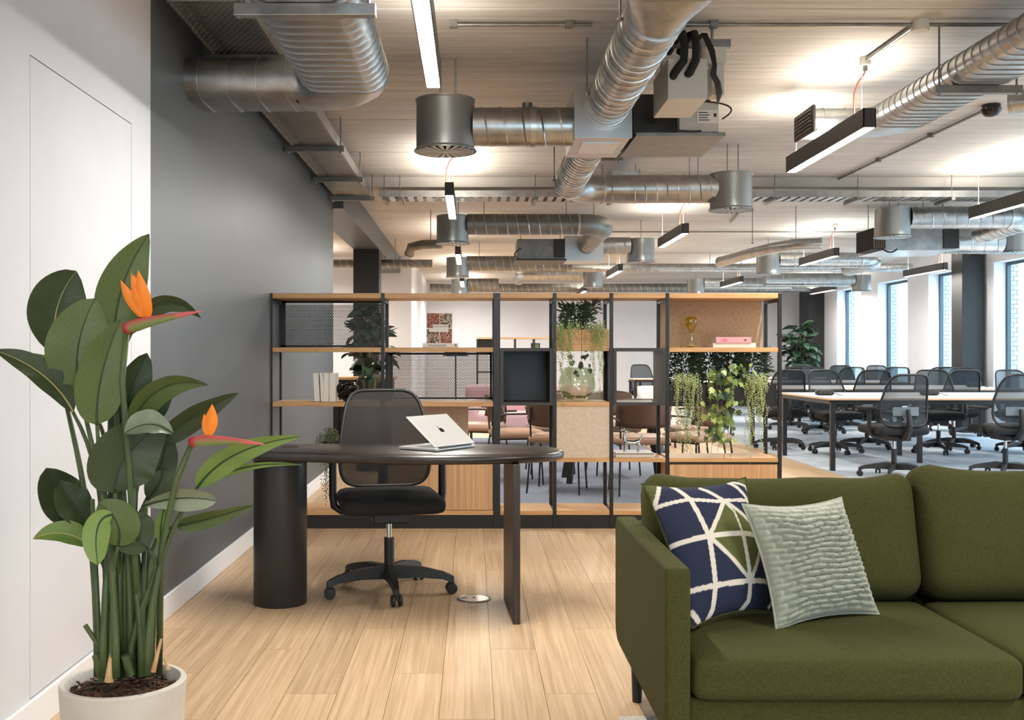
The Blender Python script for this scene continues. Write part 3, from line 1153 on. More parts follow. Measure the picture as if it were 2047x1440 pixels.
B().box(1.375, 1.39, 5.849, 5.853, 2.535, 2.555).done('print_block', 'dark_print', lp)
B().box(1.235, 1.30, 5.3, 5.4, 2.52, 2.68).done('side_cover', 'white_box', t, bevel=.002)
B().box(1.19, 1.32, 5.33, 5.42, 2.69, 2.78).done('terminal_box', 'cream_plastic', t, bevel=.003)
B().box(.95, 1.36, 5.40, 5.44, 2.80, 2.84).done('strut', 'zinc_dull', t, bevel=.002)
rods(t, [(1.0, 5.42), (1.265, 5.42), (.96, 6.3), (1.36, 6.3)], 2.69, .008)
for i, (xa, xb, zb) in enumerate(((1.07, 1.02, 2.585), (1.13, 1.095, 2.60))):
    B().tube([(xa - .02, 5.5, 2.80), (xa, 5.36, 2.845), (xa + .005, 5.25, 2.82), (xa + .002, 5.19, 2.74), (xa - .006, 5.17, 2.66), (xb, 5.18, 2.60), (xb - .005, 5.215, zb)], .021, 10).done('insulated_pipe', 'black_soft', t, smooth=60)
for i in range(5):
    o = i * .006
    B().tube([(1.15 + o, 5.45, 2.83), (1.18 + o, 5.28, 2.83), (1.2 + o, 5.2, 2.72), (1.215 + o * .6, 5.18, 2.64), (1.2 + o, 5.17, 2.59), (1.225 + o, 5.18, 2.55), (1.25 + o, 5.25, 2.52), (1.29, 5.4, 2.5)], .005, 6).done('cable', 'black_plastic', t, smooth=60)
B().tube(bez((1.33, 5.84, 2.62), (1.56, 5.84, 2.60), (1.42, 5.84, 2.52), 12), .005, 6).done('cable', 'black_plastic', t, smooth=60)
B().tube(bez((1.15, 5.84, 2.5), (1.1, 5.8, 2.43), (1.3, 5.84, 2.452), 12), .006, 6).done('cable', 'black_plastic', t, smooth=60)
B().tube(bez((1.17, 5.7, 2.53), (1.2, 5.7, 2.46), (1.22, 5.7, 2.54), 10), .005, 6).done('cable', 'black_plastic', t, smooth=60)

# ------------------------------------------------------------------ shelving unit
SF, SB = 6.95, 7.31
sx = lambda px: (px - CX) / F * SF
sz = lambda py: H - (py - CY) / F * SF
lines = [541, 765, 993, 1109, 1222.5, 1334.5, 1559.5]
LX = [sx(p) for p in lines]
su = thing('shelving_unit', 'open shelving unit of black frames and oak shelves dividing the room', 'shelving', (sx(1050), (SF + SB) / 2, 0))
pwid = .024
for i, x in enumerate(LX):
    w = .047 if i == 2 else pwid
    for y in (SF, SB - pwid):
        B().box(x - w / 2, x + w / 2, y, y + pwid, 0, sz(586)).done('post', 'black_metal', su, bevel=.002)
    for z in (.10, sz(600)):
        B().box(x - .009, x + .009, SF + pwid, SB - pwid, z - .012, z + .012).done('cross_bar', 'black_metal', su)
zt = dict(top=sz(586), l2=sz(695), l3=sz(804), l4=.478, bot=.121)
th = .031


def board(i0, i1, z, t=th, mat='oak', name='shelf'):
    a = LX[i0] + (.0235 if i0 == 2 else .012) + .0005
    e = LX[i1] - (.0235 if i1 == 2 else .012) - .0005
    return B().box(a, e, SF + .003, SB - .003, z - t, z).done(name, mat, su, bevel=.0015)


for i in range(6):
    board(i, i + 1, zt['top'] - .001, .034)
    board(i, i + 1, zt['bot'], .03)
for i in (0, 1, 5):
    board(i, i + 1, zt['l2'])
for i in (0, 1, 3):
    board(i, i + 1, zt['l3'])
for i in (0, 1, 3, 4, 5):
    board(i, i + 1, zt['l4'], .028)
B().box(LX[0], LX[6], SF + .004, SF + .03, .0, .09).done('plinth', 'black_metal', su)
B().box(LX[0], LX[6], SB - .03, SB - .004, .0, .09).done('plinth', 'black_metal', su)


def metal_box(i, back):
    a, e = LX[i] + (.0235 if i == 2 else .012), LX[i + 1] - .012
    z0, z1, t = sz(811), sz(696), .022
    b = B()
    b.box(a, e, SF - .004, SB, z0, z0 + t).box(a, e, SF - .004, SB, z1 - t, z1)
    b.box(a, a + t, SF - .004, SB, z0 + t, z1 - t).box(e - t, e, SF - .004, SB, z0 + t, z1 - t)
    o = b.done('metal_box', 'charcoal_metal', su)
    if back:
        B().box(a + t, e - t, SB - .012, SB - .004, z0 + t, z1 - t).done('back_panel', 'black_metal', o)


metal_box(2, True)
metal_box(4, False)
for (i, za, zb) in ((0, zt['l2'] + .004, zt['top'] - .036), (1, zt['l3'] + .004, zt['l2'] - .033)):
    a, e = LX[i] + .014, LX[i + 1] - (.025 if i == 1 else .014)
    y = SB - .03
    fr = B()
    fr.box(a, e, y - .008, y + .008, za, za + .016).box(a, e, y - .008, y + .008, zb - .016, zb)
    fr.box(a, a + .03, y - .008, y + .008, za, zb).box(e - .018, e, y - .008, y + .008, za, zb)
    fo = fr.done('panel_frame', 'black_metal', su)
    pit = .0121
    nxx = int((e - a - .04) / pit)
    nzz = int((zb - za - .026) / (pit * .866))
    ps = perf(B(), (a + .026, y, za + .012), (1, 0, 0), (0, 0, 1), nxx, nzz, (e - a - .042) / (nxx + .5), .0044).done('perforated_sheet', 'black_metal', fo, fixn=False)
    ps['kind'] = 'stuff'
    so = ps.modifiers.new('thickness', 'SOLIDIFY')
    so.thickness = .0012
B().box(sx(766) + .03, (936 - CX) / F * SB, SB - .02, SB - .006, zt['l4'] + .002, zt['l3'] - th - .002).done('felt_panel', 'felt_beige', su)
B().box(LX[3] + .013, LX[4] - .013, SF + .006, SF + .022, zt['l4'] + .001, zt['l3'] - th - .001).done('felt_panel', 'felt_beige', su)
B().box(LX[5] - .01, LX[6] - .03, SB - .022, SB - .006, zt['l2'] + .001, zt['top'] - .036).done('felt_panel', 'felt_tan', su)
for i in (1, 5):
    a, e = LX[i] + .014, LX[i + 1] - (.025 if i == 1 else .014)
    z1 = zt['l4'] - (.03 if i == 1 else .045)
    cb = B().box(a, e, SF + .03, SB - .01, zt['bot'] + .001, z1).done('cabinet', 'oak_upright', su)
    m_ = (a + e) / 2
    if i == 1:
        B().box(a + .002, m_ - .001, SF + .008, SF + .028, zt['bot'] + .003, z1).done('cabinet_door', 'oak_upright', cb, bevel=.001)
        B().box(m_ + .001, e - .002, SF + .008, SF + .028, zt['bot'] + .003, z1).done('cabinet_door', 'oak_upright', cb, bevel=.001)
    else:
        B().box(a + .002, e - .002, SF + .008, SF + .028, zt['bot'] + .003, z1).done('cabinet_door', 'oak_upright', cb, bevel=.001)
        B().box(a, e, SF + .014, SF + .03, z1 + .001, z1 + .014).done('finger_rail', 'black_metal', cb)


# ------------------------------------------------------------------ things on the shelves
def book(label, x0, x1, y0, y1, z0, z1, mat, spine='-y', lean=0, group=None):
    """hard cover book: two boards, a spine and a page block; spine faces the room"""
    c = thing('book', label, 'book', ((x0 + x1) / 2, (y0 + y1) / 2, z0), 0, group)
    t = .0025
    upright = (z1 - z0) > (x1 - x0)
    if upright:
        B().box(x0, x0 + t, y0, y1, z0, z1).done('cover', mat, c)
        B().box(x1 - t, x1, y0, y1, z0, z1).done('cover', mat, c)
        B().box(x0, x1, y0 - t, y0, z0, z1).done('spine', mat, c, bevel=.002)
        B().box(x0 + t, x1 - t, y0, y1 - .004, z0 + .003, z1 - .003).done('pages', 'white_paper', c)
    else:
        B().box(x0, x1, y0, y1, z0, z0 + t).done('cover', mat, c)
        B().box(x0, x1, y0, y1, z1 - t, z1).done('cover', mat, c)
        B().box(x0, x1, y0 - t, y0, z0, z1).done('spine', mat, c, bevel=.002)
        B().box(x0 + .003, x1 - .003, y0, y1 - .004, z0 + t, z1 - t).done('pages', 'white_paper', c)
    if lean:
        c.rotation_euler = (0, lean, 0)
    return c


z3 = zt['l3']
ord_ = ['leftmost leaning', 'thin second', 'thick third', 'rightmost']
xs = [(626, 636.5, -.055), (638.5, 644.5, -.04), (646, 657, 0), (658, 670, 0)]
for i, (a, e, ln) in enumerate(xs):
    xa, xb = sx(a) * 1.003, sx(e) * 1.003
    if ln:
        xa += .008
        xb += .008
    book('%s white book on the shelf behind the plant leaves' % ord_[i], xa, xb, SF + .03, SF + .2, z3 + .001 + (.001 if ln else 0), z3 + .195, 'white_paper', lean=ln, group='white books standing on the left shelf')
# black ring sculpture
t = thing('sculpture', 'glossy black twisted ring sculpture beside the white books', 'sculpture', (sx(690), SF + .12, z3))
pts = [Vector((sx(690) + .052 * math.cos(a), SF + .12 + .02 * math.sin(2 * a), z3 + .072 + .052 * math.sin(a))) for a in [2 * PI * i / 40 for i in range(41)]]
B().tube(pts, [.021 + .005 * math.sin(3 * 2 * PI * i / 40) for i in range(41)], 10).done('ring', 'gloss_black', t, smooth=60)
pts = [Vector((sx(690) + .048 * math.cos(a), SF + .10 + .025 * math.sin(a), z3 + .07 + .035 * math.sin(a + 1.9))) for a in [2 * PI * i / 40 for i in range(41)]]
B().tube(pts, .017, 10).done('inner_ring', 'gloss_black', t, smooth=60)

# flat book with the upright illustrated book on it
z2 = zt['l2']
xb0, xb1 = sx(844), sx(916)
lb = book('pale book lying flat under the illustrated book, dark letters on its spine', xb0, xb1, SF + .04, SF + .21, z2 + .001, z2 + .030, 'white_paper')
mt = Matrix.Translation(Vector(((xb0 + xb1) / 2 - .02, SF + .0365, z2 + .016)) - OFF[lb.name]) @ Matrix.Rotation(PI / 2, 4, 'X')
text_mesh('encyclopaedia', .02, 'lettering', 'dark_print', lb, mt, font_width=.125)
B().box(xb1 - .024, xb1 - .012, SF + .036, SF + .0375, z2 + .01, z2 + .021).done('spine_mark', 'dark_print', lb)
c0, c1 = sx(851.5), sx(903)
zb0, zb1 = z2 + .031, z2 + .031 + .207
ub = thing('book', 'illustrated book with four photo squares and a pale title band, standing upright', 'book', ((c0 + c1) / 2, SF + .12, zb0))
B().box(c0, c1, SF + .112, SF + .130, zb0, zb1).done('pages', 'white_paper', ub)
B().box(c0 - .002, c1 + .002, SF + .130, SF + .133, zb0, zb1 + .002).done('cover', 'white_paper', ub)
nu, nv = 48, 60
cols = []
pal = [[srgb(172, 70, 52), srgb(90, 60, 48), srgb(200, 130, 110), srgb(60, 44, 38)], [srgb(74, 80, 44), srgb(196, 196, 176), srgb(120, 70, 48), srgb(50, 54, 36)],
       [srgb(96, 40, 34), srgb(52, 42, 32), srgb(206, 190, 166), srgb(146, 54, 42)], [srgb(168, 72, 56), srgb(206, 150, 130), srgb(70, 40, 34), srgb(190, 96, 74)]]


def cover(u, v):
    if abs(u - .52) < .014 or u < .02 or u > .985 or v > .985:
        return srgb(226, 222, 214)
    if abs(v - .49) < .012:
        return srgb(226, 222, 214)
    q = (0 if u < .52 else 1) + (0 if v > .49 else 2)
    n_ = mnoise.noise(Vector((u * 14, v * 16, q * 7.3))) * .5 + .5 + .25 * mnoise.noise(Vector((u * 34, v * 40, q)))
    p = pal[q]
    return p[min(3, max(0, int((n_ - .15) / .7 * 4)))]


b = B().grid(lambda u, v: Vector((c0 + (c1 - c0) * u, SF + .1105, zb0 + (zb1 - zb0) * v)), nu, nv)
b.col = [cover(i / nu, j / nv) for j in range(nv + 1) for i in range(nu + 1)]
b.done('printed_front', 'printed_cover', ub)
w_ = c1 - c0
B().box(c0 + w_ * .10, c0 + w_ * .86, SF + .1085, SF + .110, zb0 + .207 * .37, zb0 + .207 * .49).done('title_band', 'white_paper', ub)
tb = B().box(c0 + w_ * .24, c0 + w_ * .86, SF + .1075, SF + .1095, zb0 + .207 * .49, zb0 + .207 * .62).done('title_band', 'white_paper', ub)
mt = Matrix.Translation(Vector((c0 + w_ * .55, SF + .107, zb0 + .207 * .555)) - OFF[ub.name]) @ Matrix.Rotation(PI / 2, 4, 'X')
text_mesh('pretty little london', .018, 'lettering', 'dark_print', ub, mt, font_width=w_ * .58)

# hourglass, pink and white books
x = sx(1390)
hg = thing('hourglass', 'amber glass hourglass with yellow sand on the top right shelf', 'hourglass', (x, SF + .13, z2))
B().lathe([(.006, .098), (.012, .108), (.026, .135), (.038, .165), (.041, .185), (.036, .203), (.022, .212), (.0005, .214)], (x, SF + .13, z2), 24).done('upper_bulb', 'amber_glass', hg, smooth=60)
B().lathe([(.006, .098), (.010, .088), (.022, .06), (.034, .03), (.036, .014), (.03, .004), (.0005, .001)], (x, SF + .13, z2), 24).done('lower_bulb', 'clear_glass', hg, smooth=60)
MATS['sand'] = base('sand', srgb(168, 142, 52), .9)
B().lathe([(.0005, .018), (.03, .016), (.032, .010), (.027, .005), (.0005, .003)], (x, SF + .13, z2), 20).done('sand', 'sand', hg, smooth=60)
wb = book('white book lying flat below the pink book on the top right shelf', sx(1429), sx(1515), SF + .05, SF + .24, z2 + .001, z2 + .031, 'white_paper')
pk = book('pink book lying on the white book beside the hourglass', sx(1434), sx(1505), SF + .04, SF + .22, z2 + .0315, z2 + .071, 'pink_cover')
xm_ = sx(1447)
for i, (wd, hh) in enumerate(((.004, .02), (.003, .014), (.005, .024), (.003, .018), (.004, .02))):
    B().box(xm_ + i * .007, xm_ + i * .007 + wd, SF + .0365, SF + .0378, z2 + .051 - hh / 2, z2 + .051 + hh / 2).done('spine_print', 'pink_print', pk)
xq = sx(1489)
B().prism([(xq, z2 + .051), (xq + .02, z2 + .059), (xq + .02, z2 + .044)], 1, SF + .0362, SF + .0378).done('spine_print', 'dark_print', pk)
# glass vase
x = sx(1158)
z3v = zt['l3']
va = thing('vase', 'greenish round glass vase under the hanging planter', 'vase', (x, SF + .17, z3v))
B().lathe([(.0005, .002), (.07, .004), (.10, .03), (.125, .075), (.13, .12), (.12, .165), (.10, .205), (.088, .225), (.092, .232), (.085, .228), (.096, .20), (.115, .165), (.125, .12), (.12, .075), (.096, .034), (.066, .010), (.0005, .008)], (x, SF + .17, z3v), 36).done('bowl', 'vase_glass', va, smooth=60)
b = B()
for i in range(26):
    a, rr = random.uniform(0, 6.28), random.uniform(0, .065)
    b.ball((x + rr * math.cos(a), SF + .17 + rr * math.sin(a), z3v + .022 + random.uniform(0, .012)), random.uniform(.007, .012), 6, (1, 1, .7))
b.done('pebbles', 'sprig_green', va, smooth=80)['kind'] = 'stuff'
# book and deer sculpture
z4 = zt['l4']
bk = book('grey art book lying on the low shelf under the metal deer', sx(1232), sx(1308), SF + .02, SF + .25, z4 + .001, z4 + .034, 'white_box')
B().box(sx(1232) + .002, sx(1308) - .002, SF + .0165, SF + .0177, z4 + .025, z4 + .029).done('spine_line', 'dark_print', bk)
xd, yd, zd0 = sx(1268), SF + .12, z4 + .034
de = thing('deer_sculpture', 'polished metal deer figurine standing on the art book', 'figurine', (xd, yd, zd0))
b = B()
P3 = lambda a, c, e: Vector((xd + a, yd + c, zd0 + e))
b.tube([P3(-.05, 0, .075), P3(-.02, 0, .062), P3(.02, 0, .058), P3(.055, 0, .075)], [.011, .016, .016, .011], 10)
b.tube([P3(-.045, 0, .072), P3(-.052, 0, .105), P3(-.046, 0, .135)], [.012, .009, .008], 8)
b.tube([P3(-.05, 0, .132), P3(-.04, 0, .138), P3(-.012, 0, .134)], [.008, .012, .006], 8)
for s in (-1, 1):
    b.tube([P3(-.046, s * .008, .14), P3(-.055, s * .02, .155), P3(-.066, s * .026, .150), P3(-.075, s * .02, .14)], [.004, .005, .004, .003], 6)
    b.tube([P3(-.04, s * .01, .065), P3(-.046, s * .014, .04), P3(-.05, s * .014, .002)], [.010, .006, .005], 8)
    b.tube([P3(.04, s * .01, .068), P3(.052, s * .015, .04), P3(.042, s * .015, .002)], [.013, .007, .005], 8)
b.tube([P3(.055, 0, .075), P3(.068, 0, .10), P3(.074, 0, .115)], [.009, .008, .003], 8)
b.done('body', 'chrome', de, smooth=70)


# ------------------------------------------------------------------ desk
def closed_spline(pts, n=8):
    out = []
    k = len(pts)
    for i in range(k):
        p0, p1, p2, p3 = (Vector(pts[(i + j - 1) % k]) for j in range(4))
        for s in range(n):
            t = s / n
            out.append(.5 * ((2 * p1) + (p2 - p0) * t + (2 * p0 - 5 * p1 + 4 * p2 - p3) * t * t + (3 * p1 - p0 - 3 * p2 + p3) * t ** 3))
    return out


DZ = .742
dk = thing('desk', 'dark stained desk with a rounded pebble top on a drum and a slab leg', 'desk', (-.35, 4.7, 0))
outl = [(-1.14, 4.83), (-1.12, 4.70), (-1.03, 4.645), (-.70, 4.53), (-.30, 4.44), (.05, 4.45), (.30, 4.53), (.41, 4.66), (.40, 4.80), (.28, 4.93), (.05, 5.0), (-.4, 5.015), (-.95, 5.01), (-1.09, 4.95)]
poly = closed_spline(outl, 6)
cen = Vector((-.35, 4.73))
lv = [(.955, -.046), (.985, -.043), (1.0, -.034), (1.004, -.022), (1.0, -.010), (.987, -.002), (.965, 0)]
vs, fs = [], []
n = len(poly)
for (_, z) in lv:
    pass


def inset(p, i, dist):
    a, c = poly[(i - 1) % n], poly[(i + 1) % n]
    tt = (c - a).normalized()
    nn = Vector((-tt.y, tt.x))
    if nn.dot(cen - p) < 0:
        nn = -nn
    return p + nn * dist


ring = [(.030, -.046), (.014, -.044), (.004, -.036), (0, -.024), (.003, -.012), (.011, -.004), (.024, 0)]
for (dd, z) in ring:
    for i, p in enumerate(poly):
        q = inset(p, i, dd)
        vs.append((q.x, q.y, DZ + z))
for j in range(len(ring) - 1):
    for i in range(n):
        fs.append((j * n + i, j * n + (i + 1) % n, (j + 1) * n + (i + 1) % n, (j + 1) * n + i))
fs.append(tuple(range(n)))
fs.append(tuple((len(ring) - 1) * n + i for i in range(n)))
B().add(vs, fs).done('desk_top', 'dark_oak', dk, smooth=35)
cxl, cyl_ = -.912, 4.862
B().lathe([(.122, 0), (.125, .004), (.125, DZ - .047), (.0005, DZ - .047)], (cxl, cyl_, 0), 48).done('drum_leg', 'dark_panel', dk, smooth=40)
m_ = Matrix.Rotation(R(3.2), 3, 'Z')
B().obox((.178, 4.70, (DZ - .046) / 2), (.032, .47, DZ - .046), m_).done('slab_leg', 'dark_oak_upright', dk, bevel=.002)
B().lathe([(.034, 0), (.038, .001), (.038, .0015), (.034, .0015), (.030, .0005)], (-.86, 4.83, DZ), 28).done('cable_grommet', 'black_plastic', dk, smooth=60)

# laptop
hl = Vector((-.167, 4.575))
ud = Vector((.585, .811)).normalized()
vd = Vector((-ud.y, ud.x))
Wd, Dp = .305, .212
lap = thing('laptop', 'silver laptop half open on the dark desk', 'laptop', (hl.x, hl.y, DZ))
M = Matrix(((ud.x, vd.x, 0), (ud.y, vd.y, 0), (0, 0, 1)))
lo = lambda a, c, e: Vector((hl.x, hl.y, DZ + .001)) + M @ Vector((a, c, e))
bs = B().obox(lo(Wd / 2, Dp / 2, .007), (Wd, Dp, .013), M).done('base', 'aluminium', lap, bevel=.003, seg=3)
B().obox(lo(Wd / 2, .075, .0142), (Wd * .88, .095, .001), M).done('keyboard', 'keys', bs)
B().obox(lo(Wd / 2, .165, .0142), (.12, .07, .001), M).done('trackpad', 'aluminium', bs, bevel=.0003)
B().cyl(lo(.03, .004, .013), lo(Wd - .03, .004, .013), .005, n=10).done('hinge', 'keys', bs)
an = R(38)
lm = M @ Matrix.Rotation(an, 3, 'X')
lidp = lambda a, c, e: lo(0, .003, .018) + lm @ Vector((a, c, e))
ld = B().obox(lidp(Wd / 2, Dp / 2, 0), (Wd, Dp, .006), lm).done('lid', 'aluminium', lap, bevel=.0025, seg=3)
B().obox(lidp(Wd / 2, Dp / 2, -.0034), (Wd - .012, Dp - .012, .0008), lm).done('screen', 'screen', ld)
ap = []
for i in range(40):
    a = 2 * PI * i / 40
    r_ = .0155 * (1 + .10 * math.cos(2 * a)) * (1 - .12 * math.exp(-((a - PI / 2) / .3) ** 2)) * (1 - .07 * math.exp(-((a - 1.5 * PI) / .25) ** 2))
    p = Vector((r_ * math.cos(a), r_ * 1.08 * math.sin(a)))
    dd = p - Vector((.022, .003))
    if dd.length < .0105:
        p = Vector((.022, .003)) + dd.normalized() * .0105
    ap.append(p)
leafp = [Vector((.001, .0185)), Vector((.0015, .0225)), Vector((.0045, .0262)), Vector((.009, .0275)), Vector((.0085, .0235)), Vector((.0055, .0200))]
for nm, pp in (('emblem', ap), ('emblem_leaf', leafp)):
    vs = [lidp(Wd / 2 - p.x, Dp / 2 - .002 + p.y, .0033) for p in pp] + [lidp(Wd / 2 - p.x, Dp / 2 - .002 + p.y, .0037) for p in pp]
    k = len(pp)
    B().add(vs, [tuple(range(k)), tuple(range(k, 2 * k))] + [(i, (i + 1) % k, (i + 1) % k + k, i + k) for i in range(k)]).done(nm, 'logo_black', ld)

# floor box
fb = thing('floor_box', 'round metal floor box set in the planks beside the slab leg', 'floor box', (.007, 4.935, 0))
B().lathe([(.082, 0), (.082, .003), (.076, .005), (.074, .003), (.0005, .003)], (.007, 4.935, .0005), 36).done('rim', 'zinc_dull', fb, smooth=40)
B().lathe([(.070, .0035), (.069, .005), (.0005, .005)], (.007, 4.935, .0005), 36).done('lid', 'steel_edge', fb, smooth=40)
B().lathe([(.016, .0055), (.016, .0065), (.012, .0065), (.012, .0055)], (-.04, 4.935, .0005), 16).done('pull_ring', 'zinc_dull', fb)
B().box(.0, .012, 4.93, 4.942, .0055, .0075).done('latch', 'black_plastic', fb)


# ------------------------------------------------------------------ office chairs (local: faces -Y)
def back_outline(n=40, k=1.0):
    out = []
    for i in range(n):
        a = 2 * PI * i / n
        c, s = math.cos(a), math.sin(a)
        e = .36
        u = math.copysign(abs(c) ** e, c)
        v = math.copysign(abs(s) ** e, s)
        out.append((u * k, v * k))
    return out


def back_pt(u, v):
    z = .745 + .245 * v
    w = .218 + .014 * math.cos((v + .5) * 1.6) - .022 * max(0, v)
    y = .235 + .055 * v + .035 * v * v - .03 * u * u - .018 * math.cos(v * 2.2)
    return Vector((u * w, y, z))


def office_chair(name, label, group, near=True, meshmat='mesh_back', arms=True, lumbar=True):
    t = thing(name, label, 'office chair', (0, 0, 0), 0, group)
    mp = 'black_plastic'
    for k in range(5):
        a = R(-90 + 72 * k)
        dx, dy = math.cos(a), math.sin(a)
        b = B()
        s = Vector((-dy, dx, 0))
        dv = Vector((dx, dy, 0))
        secs = [(.02, .03, .070, .132), (.16, .024, .078, .128), (.27, .019, .072, .107), (.31, .016, .060, .092), (.325, .012, .056, .084)]
        vs = []
        for (rr, hw, z0, z1) in secs:
            for (sg, z) in ((-1, z0), (1, z0), (.7, z1), (-.7, z1)):
                vs.append(dv * rr + s * hw * sg + Vector((0, 0, z)))
        fs = [tuple((0, 1, 2, 3)), tuple(16 + q for q in (0, 3, 2, 1))]
        for i in range(4):
            for j in range(4):
                fs.append((i * 4 + j, i * 4 + (j + 1) % 4, (i + 1) * 4 + (j + 1) % 4, (i + 1) * 4 + j))
        b.add(vs, fs)
        b.done('base_leg', mp, t, smooth=50, local=True)
        c = dv * .312
        tilt = R(random.uniform(0, 360)) if near else R(40 * k)
        hx, hy = math.cos(tilt) * .3 + .7 * dy, math.sin(tilt) * .3 - .7 * dx
        l = math.hypot(hx, hy)
        ax = Vector((hx / l, hy / l, 0))
        cs = B()
        cs.cyl(c + Vector((0, 0, .03)), c + Vector((0, 0, .07)), .008, n=8)
        cs.obox(c + Vector((0, 0, .045)), (.014, .03, .028), Matrix.Rotation(math.atan2(ax.y, ax.x), 3, 'Z'))
        if not near:
            for sg in (-1, 1):
                cs.cyl(c + ax * (sg * .009) + Vector((0, 0, .028)), c + ax * (sg * .025) + Vector((0, 0, .028)), .0275, n=12)
        co = cs.done('caster', mp, t, smooth=50, local=True)
        if near:
            for sg in (-1, 1):
                B().cyl(c + ax * (sg * .009) + Vector((0, 0, .028)), c + ax * (sg * .025) + Vector((0, 0, .028)), .0275, n=18).done('wheel', mp, co, smooth=40, local=True, bevel=.003)
    B().lathe([(.034, .07), (.04, .08), (.04, .125), (.032, .135), (.0005, .136)], (0, 0, 0), 20).done('hub', mp, t, smooth=50, local=True)
    B().cyl((0, 0, .13), (0, 0, .27), .025, n=16).done('gas_lift', mp, t, smooth=40, local=True)
    B().cyl((0, 0, .27), (0, 0, .38), .014, n=12).done('piston', 'chrome', t, smooth=40, local=True)
    b = B().box(-.09, .09, -.12, .16, .355, .405)
    b.done('mechanism', mp, t, bevel=.008, local=True)
    B().bar((-.24, -.02, .385), (-.09, -.02, .38), .016, .012).done('lever', mp, t, local=True)
    b = rbox(B(), (.50, .49, .085), .04, (0, -.02, .455), 10 if near else 6, crown=.012)
    b.done('seat', 'black_soft', t, smooth=180, local=True)
    # spine from the mechanism up to the back
    B().tube([(0, .12, .375), (0, .22, .40), (0, .285, .47), (0, .285, .56), (0, .26, .66)], [.03, .032, .03, .026, .02], 10).done('spine', mp, t, smooth=50, local=True)
    ol = back_outline(44 if near else 28)
    pts = [back_pt(u, v) for u, v in ol]
    b = B().tube(pts + [pts[0]], .009 if meshmat == 'mesh_back' else .0115, 8, cap=False)
    b.done('back_frame', mp, t, smooth=180, local=True)
    vs, fs = [], []
    rings = [1, .86, .66, .44, .22]
    n = len(ol)
    for r_ in rings:
        vs += [back_pt(u * r_, v * r_) for u, v in ol]
    vs.append(back_pt(0, 0))
    for j in range(len(rings) - 1):
        for i in range(n):
            fs.append((j * n + i, j * n + (i + 1) % n, (j + 1) * n + (i + 1) % n, (j + 1) * n + i))
    fs += [((len(rings) - 1) * n + i, (len(rings) - 1) * n + (i + 1) % n, len(vs) - 1) for i in range(n)]
    B().add(vs, fs).done('back_mesh', meshmat, t, smooth=180, local=True)
    if lumbar:
        b = B().grid(lambda u, v: back_pt((u - .5) * 1.1, -.42 + (v - .5) * .34) + Vector((0, .022, 0)), 8, 3)
        l_ = b.done('lumbar_pad', 'lumbar_grey' if meshmat != 'mesh_back' else 'charcoal_metal', t, smooth=180, local=True)
        for s in (-1, 1):
            B().tube([back_pt(s * .6, -.42) + Vector((0, .022, 0)), back_pt(s * .85, -.42) + Vector((0, .018, 0)), back_pt(s * .98, -.50)], .008, 6).done('lumbar_arm', mp, l_, local=True)
    if arms:
        for s in (-1, 1):
            b = B().tube([(s * .14, .04, .40), (s * .235, .05, .40), (s * .268, .05, .425), (s * .275, .05, .48), (s * .275, .05, .655)], [.018, .018, .02, .02, .019], 10)
            ar = b.done('armrest', mp, t, smooth=60, local=True)
            rbox(B(), (.085, .24, .03), .013, (s * .272, .0, .668), 6).done('arm_pad', 'black_soft', ar, smooth=180, local=True)
    return t


ch = office_chair('desk_chair', 'black mesh office chair behind the dark desk, facing the camera', None, True, 'mesh_back')
ch.location = (-.415, 5.09, 0)
ch.rotation_euler = (0, 0, R(11))
B().tube([back_pt(0, v) + Vector((0, .018, 0)) for v in (-.9, -.5, 0, .5, .93)], .014, 8).done('back_spine', 'black_plastic', ch, smooth=60, local=True)

# ------------------------------------------------------------------ sofa
SX0, SXM = .50, 1.44
SX1 = 2 * SXM - SX0
SN, SFR = 2.66, 3.60
so = thing('sofa', 'olive green fabric sofa in the right foreground', 'sofa', (SXM, 3.1, 0))
for a, e in ((SX0, SX0 + .066), (SX1 - .066, SX1)):
    B().prism([(SN, .18), (SN, .607), (SN + .012, .618), (SFR - .03, .612), (SFR, .58), (SFR, .235), (SFR - .012, .205), (SFR - .045, .185), (SFR - .1, .18)], 0, a, e).done('arm', 'sofa_green', so, bevel=.009, seg=3)
B().box(SX0 + .067, SX1 - .067, SN + .03, SFR - .02, .18, .27).done('base', 'sofa_green', so, bevel=.01, seg=3)
B().box(SX0 + .067, SX1 - .067, SFR - .16, SFR - .01, .27, .60).done('back_frame', 'sofa_green', so, bevel=.02, seg=3)
for a, e in ((SX0 + .072, SXM - .003), (SXM + .003, SX1 - .072)):
    c = rbox(B(), (e - a, .66, .115), .032, ((a + e) / 2, SN + .325, .326), 14, crown=.022).done('seat_cushion', 'sofa_green', so, smooth=180)
    z_ = .356
    y_ = SN - .003
    B().tube([(a + .03, y_ + .006, z_), ((a + e) / 2, y_ + .004, z_ + .001), (e - .03, y_ + .006, z_)], .0022, 5).done('piping', 'sofa_green', c, smooth=60)
for i, (a, e) in enumerate(((SX0 + .06, SXM - .002), (SXM + .002, SX1 - .06))):
    m_ = Matrix.Rotation(R(-15), 3, 'X')
    hgt = .40 if i == 0 else .425
    b = B()
    rbox(b, (e - a, .20, hgt), .075, ((a + e) / 2, 3.36, .375 + hgt / 2), 18, mat=m_)
    # soft ears at the top corners and a slight sag between them
    cx_ = (a + e) / 2
    for p in b.v:
        u = (p.x - cx_) / ((e - a) / 2)
        tz = (p.z - .375) / hgt
        if tz > .55:
            p.z += (.028 * abs(u) ** 6 - .010 * (1 - u * u)) * (tz - .55) / .45
            p.z += .008 * mnoise.noise(Vector((p.x * 5, 2, 7)))
        p.y -= .018 * (1 - u * u) * max(0, 1 - (2 * tz - 1) ** 2)
    b.done('back_cushion', 'sofa_green', so, smooth=180)
